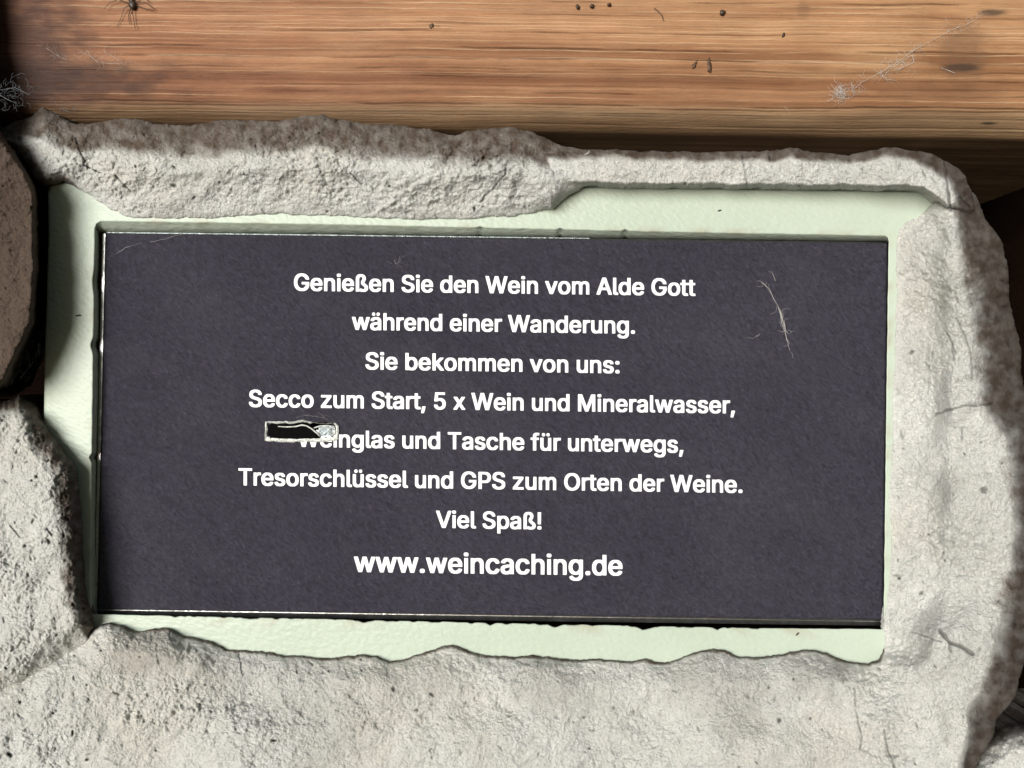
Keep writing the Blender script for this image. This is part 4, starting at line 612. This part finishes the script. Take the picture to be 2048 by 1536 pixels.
CD += row(0, 60, .35, 7, [(1757, 1320), (1735, 1330), (1700, 1325), (1680, 1318), (1650, 1305), (1610, 1300), (1580, 1303), (1540, 1312), (1500, 1316), (1480, 1314), (1450, 1300), (1425, 1298), (1400, 1302), (1370, 1312), (1340, 1325), (1320, 1325), (1290, 1318), (1260, 1322), (1200, 1318), (1150, 1318), (1100, 1315), (1050, 1312), (1000, 1312), (960, 1308), (930, 1300), (905, 1290), (890, 1290), (870, 1298), (840, 1308), (800, 1320), (780, 1322), (750, 1312), (720, 1310), (690, 1312), (650, 1315), (600, 1312), (560, 1308), (530, 1304), (500, 1302), (470, 1300), (450, 1298), (425, 1283), (400, 1278), (370, 1272), (340, 1258), (300, 1256), (270, 1262), (240, 1250), (215, 1248), (200, 1250), (186, 1260)])
CD += row(0, 60, .3, 0, [(150, 1290), (60, 1330), (-60, 1350)]) + row(10, 60, .3, 0, [(-60, 1600)]) + row(10, 40, .3, 0, [(1930, 1600)])
CD += row(-34, 70, .35, 80, [(1952, 1560), (1972, 1512), (1990, 1470), (1993, 1440), (2012, 1420), (2032, 1390), (2048, 1320), (2064, 1250), (2088, 1150), (2095, 1000), (2080, 860)]) + row(-34, 90, .35, 120, [(2052, 800), (2043, 748), (2043, 700), (2030, 650), (2019, 600), (2013, 520), (2002, 482), (1974, 440), (1952, 390), (1930, 372)]) + row(-10, 40, .3, 40, [(1905, 385)])
lump('mortar_bank', CD, [(150, 1380, 12), (500, 1370, 6.5), (500, 1500, 15), (1000, 1375, 7), (1000, 1500, 15), (1300, 1380, 7), (1500, 1390, 9), (1500, 1520, 17), (1750, 1380, 9), (1800, 1420, 15), (1900, 1300, 26), (1940, 1000, 24), (1930, 800, 24), (1840, 800, 7), (1840, 600, 6), (1840, 1000, 8), (1840, 1180, 10), (1930, 600, 24), (1915, 500, 21), (1860, 470, 8), (1950, 1450, 26), (300, 1340, 11)], M['mortar'], mortar, 171,
     cracks=[([(1870, 832), (1890, 820), (1930, 812), (1985, 808)], 3.2, 2.2), ([(1893, 665), (1906, 690), (1905, 720)], 3, 1.6), ([(1866, 705), (1864, 735)], 2.2, 1.2), ([(1882, 1262), (1898, 1284), (1918, 1290), (1945, 1308)], 6, 2.4), ([(1898, 1284), (1900, 1300)], 4, 1.5), ([(1820, 1262), (1850, 1272), (1885, 1285)], 1.8, 1), ([(1708, 1375), (1712, 1420), (1722, 1470), (1722, 1500)], 2.2, 1.3), ([(1768, 1460), (1775, 1500), (1790, 1536)], 2.6, 1.3), ([(1925, 860), (1922, 880)], 2.2, 1.2), ([(478, 1306), (486, 1350)], 1.6, .9), ([(315, 1290), (316, 1325)], 1.6, .9), ([(860, 1500), (866, 1520)], 2, 1), ([(1230, 1530), (1236, 1560)], 2, 1), ([(1915, 640), (1940, 700), (1945, 760)], 2.5, 1.2)], pits=240, stains=[(1900, 970, 45, .14), (1480, 1400, 120, .22), (640, 1400, 200, .12), (450, 1345, 90, .22), (800, 1350, 110, .2), (1100, 1355, 110, .22), (1400, 1350, 100, .22), (1620, 1345, 80, .22), (300, 1290, 110, .35), (1680, 1340, 40, .35)], boost=[(1900, 540, 120, 3.0), (1925, 720, 100, 2.3), (1950, 1150, 120, 1.6), (1890, 1330, 120, 1.8), (1780, 1490, 80, 1.8)])
E_ = row(-25, 45, .2, 30, [(-60, 800), (0, 802), (28, 799), (36, 790), (45, 797), (62, 804), (76, 812)]) + row(-8, 55, .1, 45, [(84, 832)]) + row(0, 62, .05, 55, [(94, 855), (110, 880), (135, 910), (150, 930), (158, 960), (160, 1000), (163, 1040), (167, 1100), (170, 1150), (178, 1200), (185, 1238), (189, 1256)])
E_ += row(3, 60, .5, 0, [(176, 1280), (150, 1302), (120, 1330), (60, 1370), (-60, 1430)])
lump('mortar_boulder', E_, [(20, 870, 12), (60, 950, 14), (40, 1100, 14), (60, 1250, 14), (120, 1270, 12), (20, 1340, 16)], M['mortar'], mortar, 211, pits=45, cracks=[([(20, 1050), (40, 1075)], 2, 1), ([(95, 1058), (104, 1070)], 3, 1.4)])

# ------------------------------------------------------------------ neighbouring stones
BS = row(-45, 20, .2, 12, [(-420, -300), (-60, -300), (-42, 0), (-30, 130), (-12, 226), (6, 246), (26, 282), (54, 324), (74, 356), (84, 392), (84, 500), (82, 600), (78, 645), (64, 676), (46, 715), (20, 770), (-20, 795), (-420, 830)])  # upper part, out of view, is added to shade the beam's left end
o = lump('brown_stone', BS, [(0, 400, 20), (40, 420, 17), (0, 600, 19), (-100, 400, 24), (-40, 150, 17), (-60, -100, 15), (-250, 350, 26), (-250, 650, 22), (-380, 450, 26)], M['stone'], None, 251, step=3, wrinkle=.9, pits=14)
tag(o, 'smooth brown stone at the left edge beside the dark gap next to the safe', 'stone')
GS = row(-30, 60, .3, 30, [(1880, 1560), (1960, 1490), (1990, 1462), (2010, 1453), (2048, 1444), (2200, 1420), (2300, 1500), (2300, 1700), (1880, 1700)])
o = lump('grey_stone', GS, [(2000, 1540, -8), (2100, 1520, -2), (2100, 1650, 4)], M['mortar'], None, 271, step=3, pits=10)
tag(o, 'beige grey stone in the lower right corner behind the mortar', 'stone')

# ------------------------------------------------------------------ cobwebs, insect remains, specks
def web(label, strands, r=.05, m='web', on='beam', fuzz=0, spread=8, seed=0, lift=.8, group='cobwebs'):
    """strands: lists of photo pixels; on: 'beam' or a height in mm"""
    rn = random.Random(seed); mb = MB()
    def pos(x_, y_, l): return tuple(beam_pt(x_, y_, l)) if on == 'beam' else at(x_, y_, on + l)
    for s_ in strands:
        rr = r; pts = []
        for (ax, ay), (bx, by) in zip(s_[:-1], s_[1:]):
            n_ = max(2, int(math.hypot(bx - ax, by - ay) / 7))
            for i in range(n_): pts.append((ax + (bx - ax) * i / n_ + rn.uniform(-.6, .6), ay + (by - ay) * i / n_ + rn.uniform(-.6, .6)))
        pts.append(s_[-1])
        mb.tube([pos(x_, y_, lift + rn.uniform(0, .25)) for x_, y_ in pts], [rr * .001 * rn.uniform(.5, 1.3) for _ in pts], 4)
        for k in range(int(fuzz * len(pts))):
            x_, y_ = rn.choice(pts); a = rn.gauss(0, spread); c_ = rn.gauss(0, spread); L = rn.uniform(6, 22); th = rn.uniform(0, 6.3)
            p = [(x_ + a, y_ + c_), (x_ + a + L * .5 * math.cos(th), y_ + c_ + L * .5 * math.sin(th)), (x_ + a + L * math.cos(th + .5), y_ + c_ + L * math.sin(th + .5))]
            mb.tube([pos(u_, v_, lift + rn.uniform(-.2, .8)) for u_, v_ in p], r * .00045, 3)
    return tag(mb.build('cobweb', M[m], None), label, 'cobweb', group)
web('long dusty cobweb strand slanting up across the right end of the beam', [[(1708, 178), (1722, 166), (1745, 154), (1790, 128), (1830, 100), (1870, 78), (1900, 62), (1932, 50), (1958, 36)], [(1708, 178), (1704, 190), (1712, 186)], [(1768, 150), (1800, 124), (1822, 112), (1826, 126), (1795, 140)], [(1762, 152), (1772, 162), (1780, 160)], [(1700, 165), (1704, 182)]], .055, fuzz=2.2, spread=5, seed=1)
web('small woolly cobweb tuft at the lower end of the long strand on the beam', [[(1670, 178), (1680, 188), (1690, 190), (1685, 198), (1672, 196), (1672, 186)], [(1676, 172), (1684, 188)]], .06, fuzz=7, spread=4.5, seed=2)
web('faint pale scuffed cobweb patch on the dark left end of the beam', [[(96, 98), (125, 118), (140, 122)], [(165, 105), (180, 112), (200, 128), (250, 130)], [(210, 104), (250, 128)], [(160, 118), (178, 104), (190, 120)]], .035, fuzz=1.6, spread=7, seed=3)
web('short single silk thread slanting on the beam right of the long cobweb', [[(1880, 138), (1895, 143), (1908, 148)]], .06, seed=4)
web('thin single silk thread hanging from the beam down to the top mortar strip', [[(1570, 214), (1585, 228), (1600, 250), (1620, 276), (1640, 298)]], .035, seed=5)
web('white cobweb fluff in the dark gap at the upper left under the beam', [[(-4, 188), (10, 196), (22, 202), (34, 206)], [(0, 180), (30, 176), (60, 190)], [(125, 220), (140, 224)]], (.07), 'webdark', on=12, fuzz=4, spread=11, seed=6, lift=0)
web('grey cobweb stretched below the brown stone in the dark left gap', [[(36, 705), (44, 715), (38, 740), (20, 770)], [(52, 700), (60, 730), (40, 760)], [(75, 690), (80, 705)], [(10, 700), (40, 690)], [(76, 686), (78, 712)]], .07, 'webdark', on=2, fuzz=2.6, spread=12, seed=7, lift=0)
web('broken cobweb strand with crumbs stuck on the dark door right of the text', [[(1522, 562), (1538, 578), (1548, 598), (1558, 615), (1565, 640), (1570, 660), (1574, 680), (1580, 702)], [(1557, 615), (1561, 630), (1563, 645), (1569, 664)], [(1560, 618), (1566, 640), (1570, 655), (1572, 672)], [(1568, 640), (1571, 660), (1577, 668)], [(1544, 545), (1551, 562)], [(1513, 673), (1520, 669)]], .075, on=DH, fuzz=.55, spread=2.0, seed=8, lift=.9)
web('tiny curled silk hair on the dark door above the first line of text', [[(789, 520), (792, 528), (798, 524), (800, 512)], [(776, 522), (784, 528)]], .035, on=DH, seed=9, lift=.9, fuzz=.3, spread=5)
web('thin silk thread across the upper left corner of the dark door', [[(232, 508), (250, 496), (268, 490), (282, 486)], [(300, 484), (330, 478), (350, 472), (372, 466)]], .035, on=DH, seed=10, lift=.9)
web('fine cobweb wisps above the key slot in the door', [[(592, 835), (610, 830), (640, 834), (655, 840)], [(600, 815), (608, 824)], [(636, 824), (650, 836)]], .022, on=DH, fuzz=.8, spread=4, seed=11, lift=.8)

# dead long-legged insect at the top left of the beam
rn = random.Random(2); ins = thing('dead_insect', 'dark long legged dead insect stuck on the upper left of the beam', 'insect', tuple(beam_pt(268, 12, 1)))
mb = MB(); mb.blob(beam_pt(267, 12, 1.1), .0013, .0008, .0016, .3, 5); mb.blob(beam_pt(266, 4, 1.1), .0008, .0006, .0009, 0, 6); mb.build('body', M['insect'], ins)
for pts in ([(264, 14), (252, 20), (244, 38), (236, 56)], [(267, 18), (270, 40), (274, 60)], [(272, 12), (292, 20), (312, 24)], [(272, 8), (292, 6), (310, 20)], [(262, 10), (240, 2), (222, 10), (212, 22)], [(272, 4), (290, -4), (302, 8)], [(264, 18), (258, 34), (262, 50)], [(262, 5), (248, -8), (230, -4)]):
    mb = MB(); mb.tube([beam_pt(x_, y_, 1.0 + rn.uniform(-.3, .5)) for x_, y_ in pts], [.00016, .00013, .0001, .00006][:len(pts)] , 5); mb.build('leg', M['insect'], ins)
specks = [('insect_pupa', 1418, 132, 5, 15, .05, 'pupa', 'dark brown spindle shaped pupa hanging on the beam above the sign', 'pupa'),
          ('insect_pupa', 1389, 130, 4, 10, -.5, 'pupa', 'small slanting brown husk on the beam left of the dark pupa', 'husk'),
          ('dirt_crumb', 1444, 26, 7, 5, .5, 'insect', 'dark angular crumb near the top of the beam right of centre', 'crumb'),
          ('dirt_crumb', 863, 53, 6, 5, .2, 'pupa', 'small dark crumb alone on the beam above the middle of the left ledge', 'crumb'),
          ('dirt_crumb', 1155, 15, 4, 5, .3, 'insect', 'leftmost of three dark crumbs at the top edge of the beam', 'crumb'),
          ('dirt_crumb', 1184, 13, 5, 4, .4, 'insect', 'largest and middle of three dark crumbs at the top edge of the beam', 'crumb'),
          ('dirt_crumb', 1218, 10, 5, 3, .1, 'pupa', 'rightmost of three dark crumbs at the top edge of the beam', 'crumb'),
          ('dirt_crumb', 1566, 71, 3, 5, -.4, 'insect', 'tiny dark crumb on the pale grain right of the slanting husk', 'crumb')]
for i, (nm, x_, y_, rx, rz, rot, mt, lb, ct) in enumerate(specks):
    k = S * (D - BH * .001) / D; mb = MB(); mb.blob(beam_pt(x_, y_, .5), rx * k * .85, .0005, rz * k * .85, rot, i, .38)
    if x_ == 863: mb.tube([beam_pt(866, 53, .6), beam_pt(880, 54, .6)], .0001)
    tag(mb.build(nm, M[mt]), lb, ct, 'dark specks on the beam')
mb = MB(); mb.tube([beam_pt(x_, y_, .7) for x_, y_ in ((1308, 18), (1316, 24), (1323, 32), (1326, 42))], .00013); tag(mb.build('hair', M['insect']), 'short curved dark hair on the beam right of the three crumbs', 'hair')
for x_, y_, rx, rz, rot, lb in ((1439, 421, 3.5, 1.5, .3, 'tiny dark speck on the green frame above the door'), (1595, 1268, 4, 1.6, .8, 'tiny dark speck on the green frame below the door'), (157, 631, 6, 1.6, .1, 'faint small smudge like speck on the left side of the green frame')):
    mb = MB(); mb.blob(at(x_, y_, .1), rx * S, .00015, rz * S, rot, 3, .3); tag(mb.build('dirt_crumb', M['insect']), lb, 'speck', 'specks on the green frame')
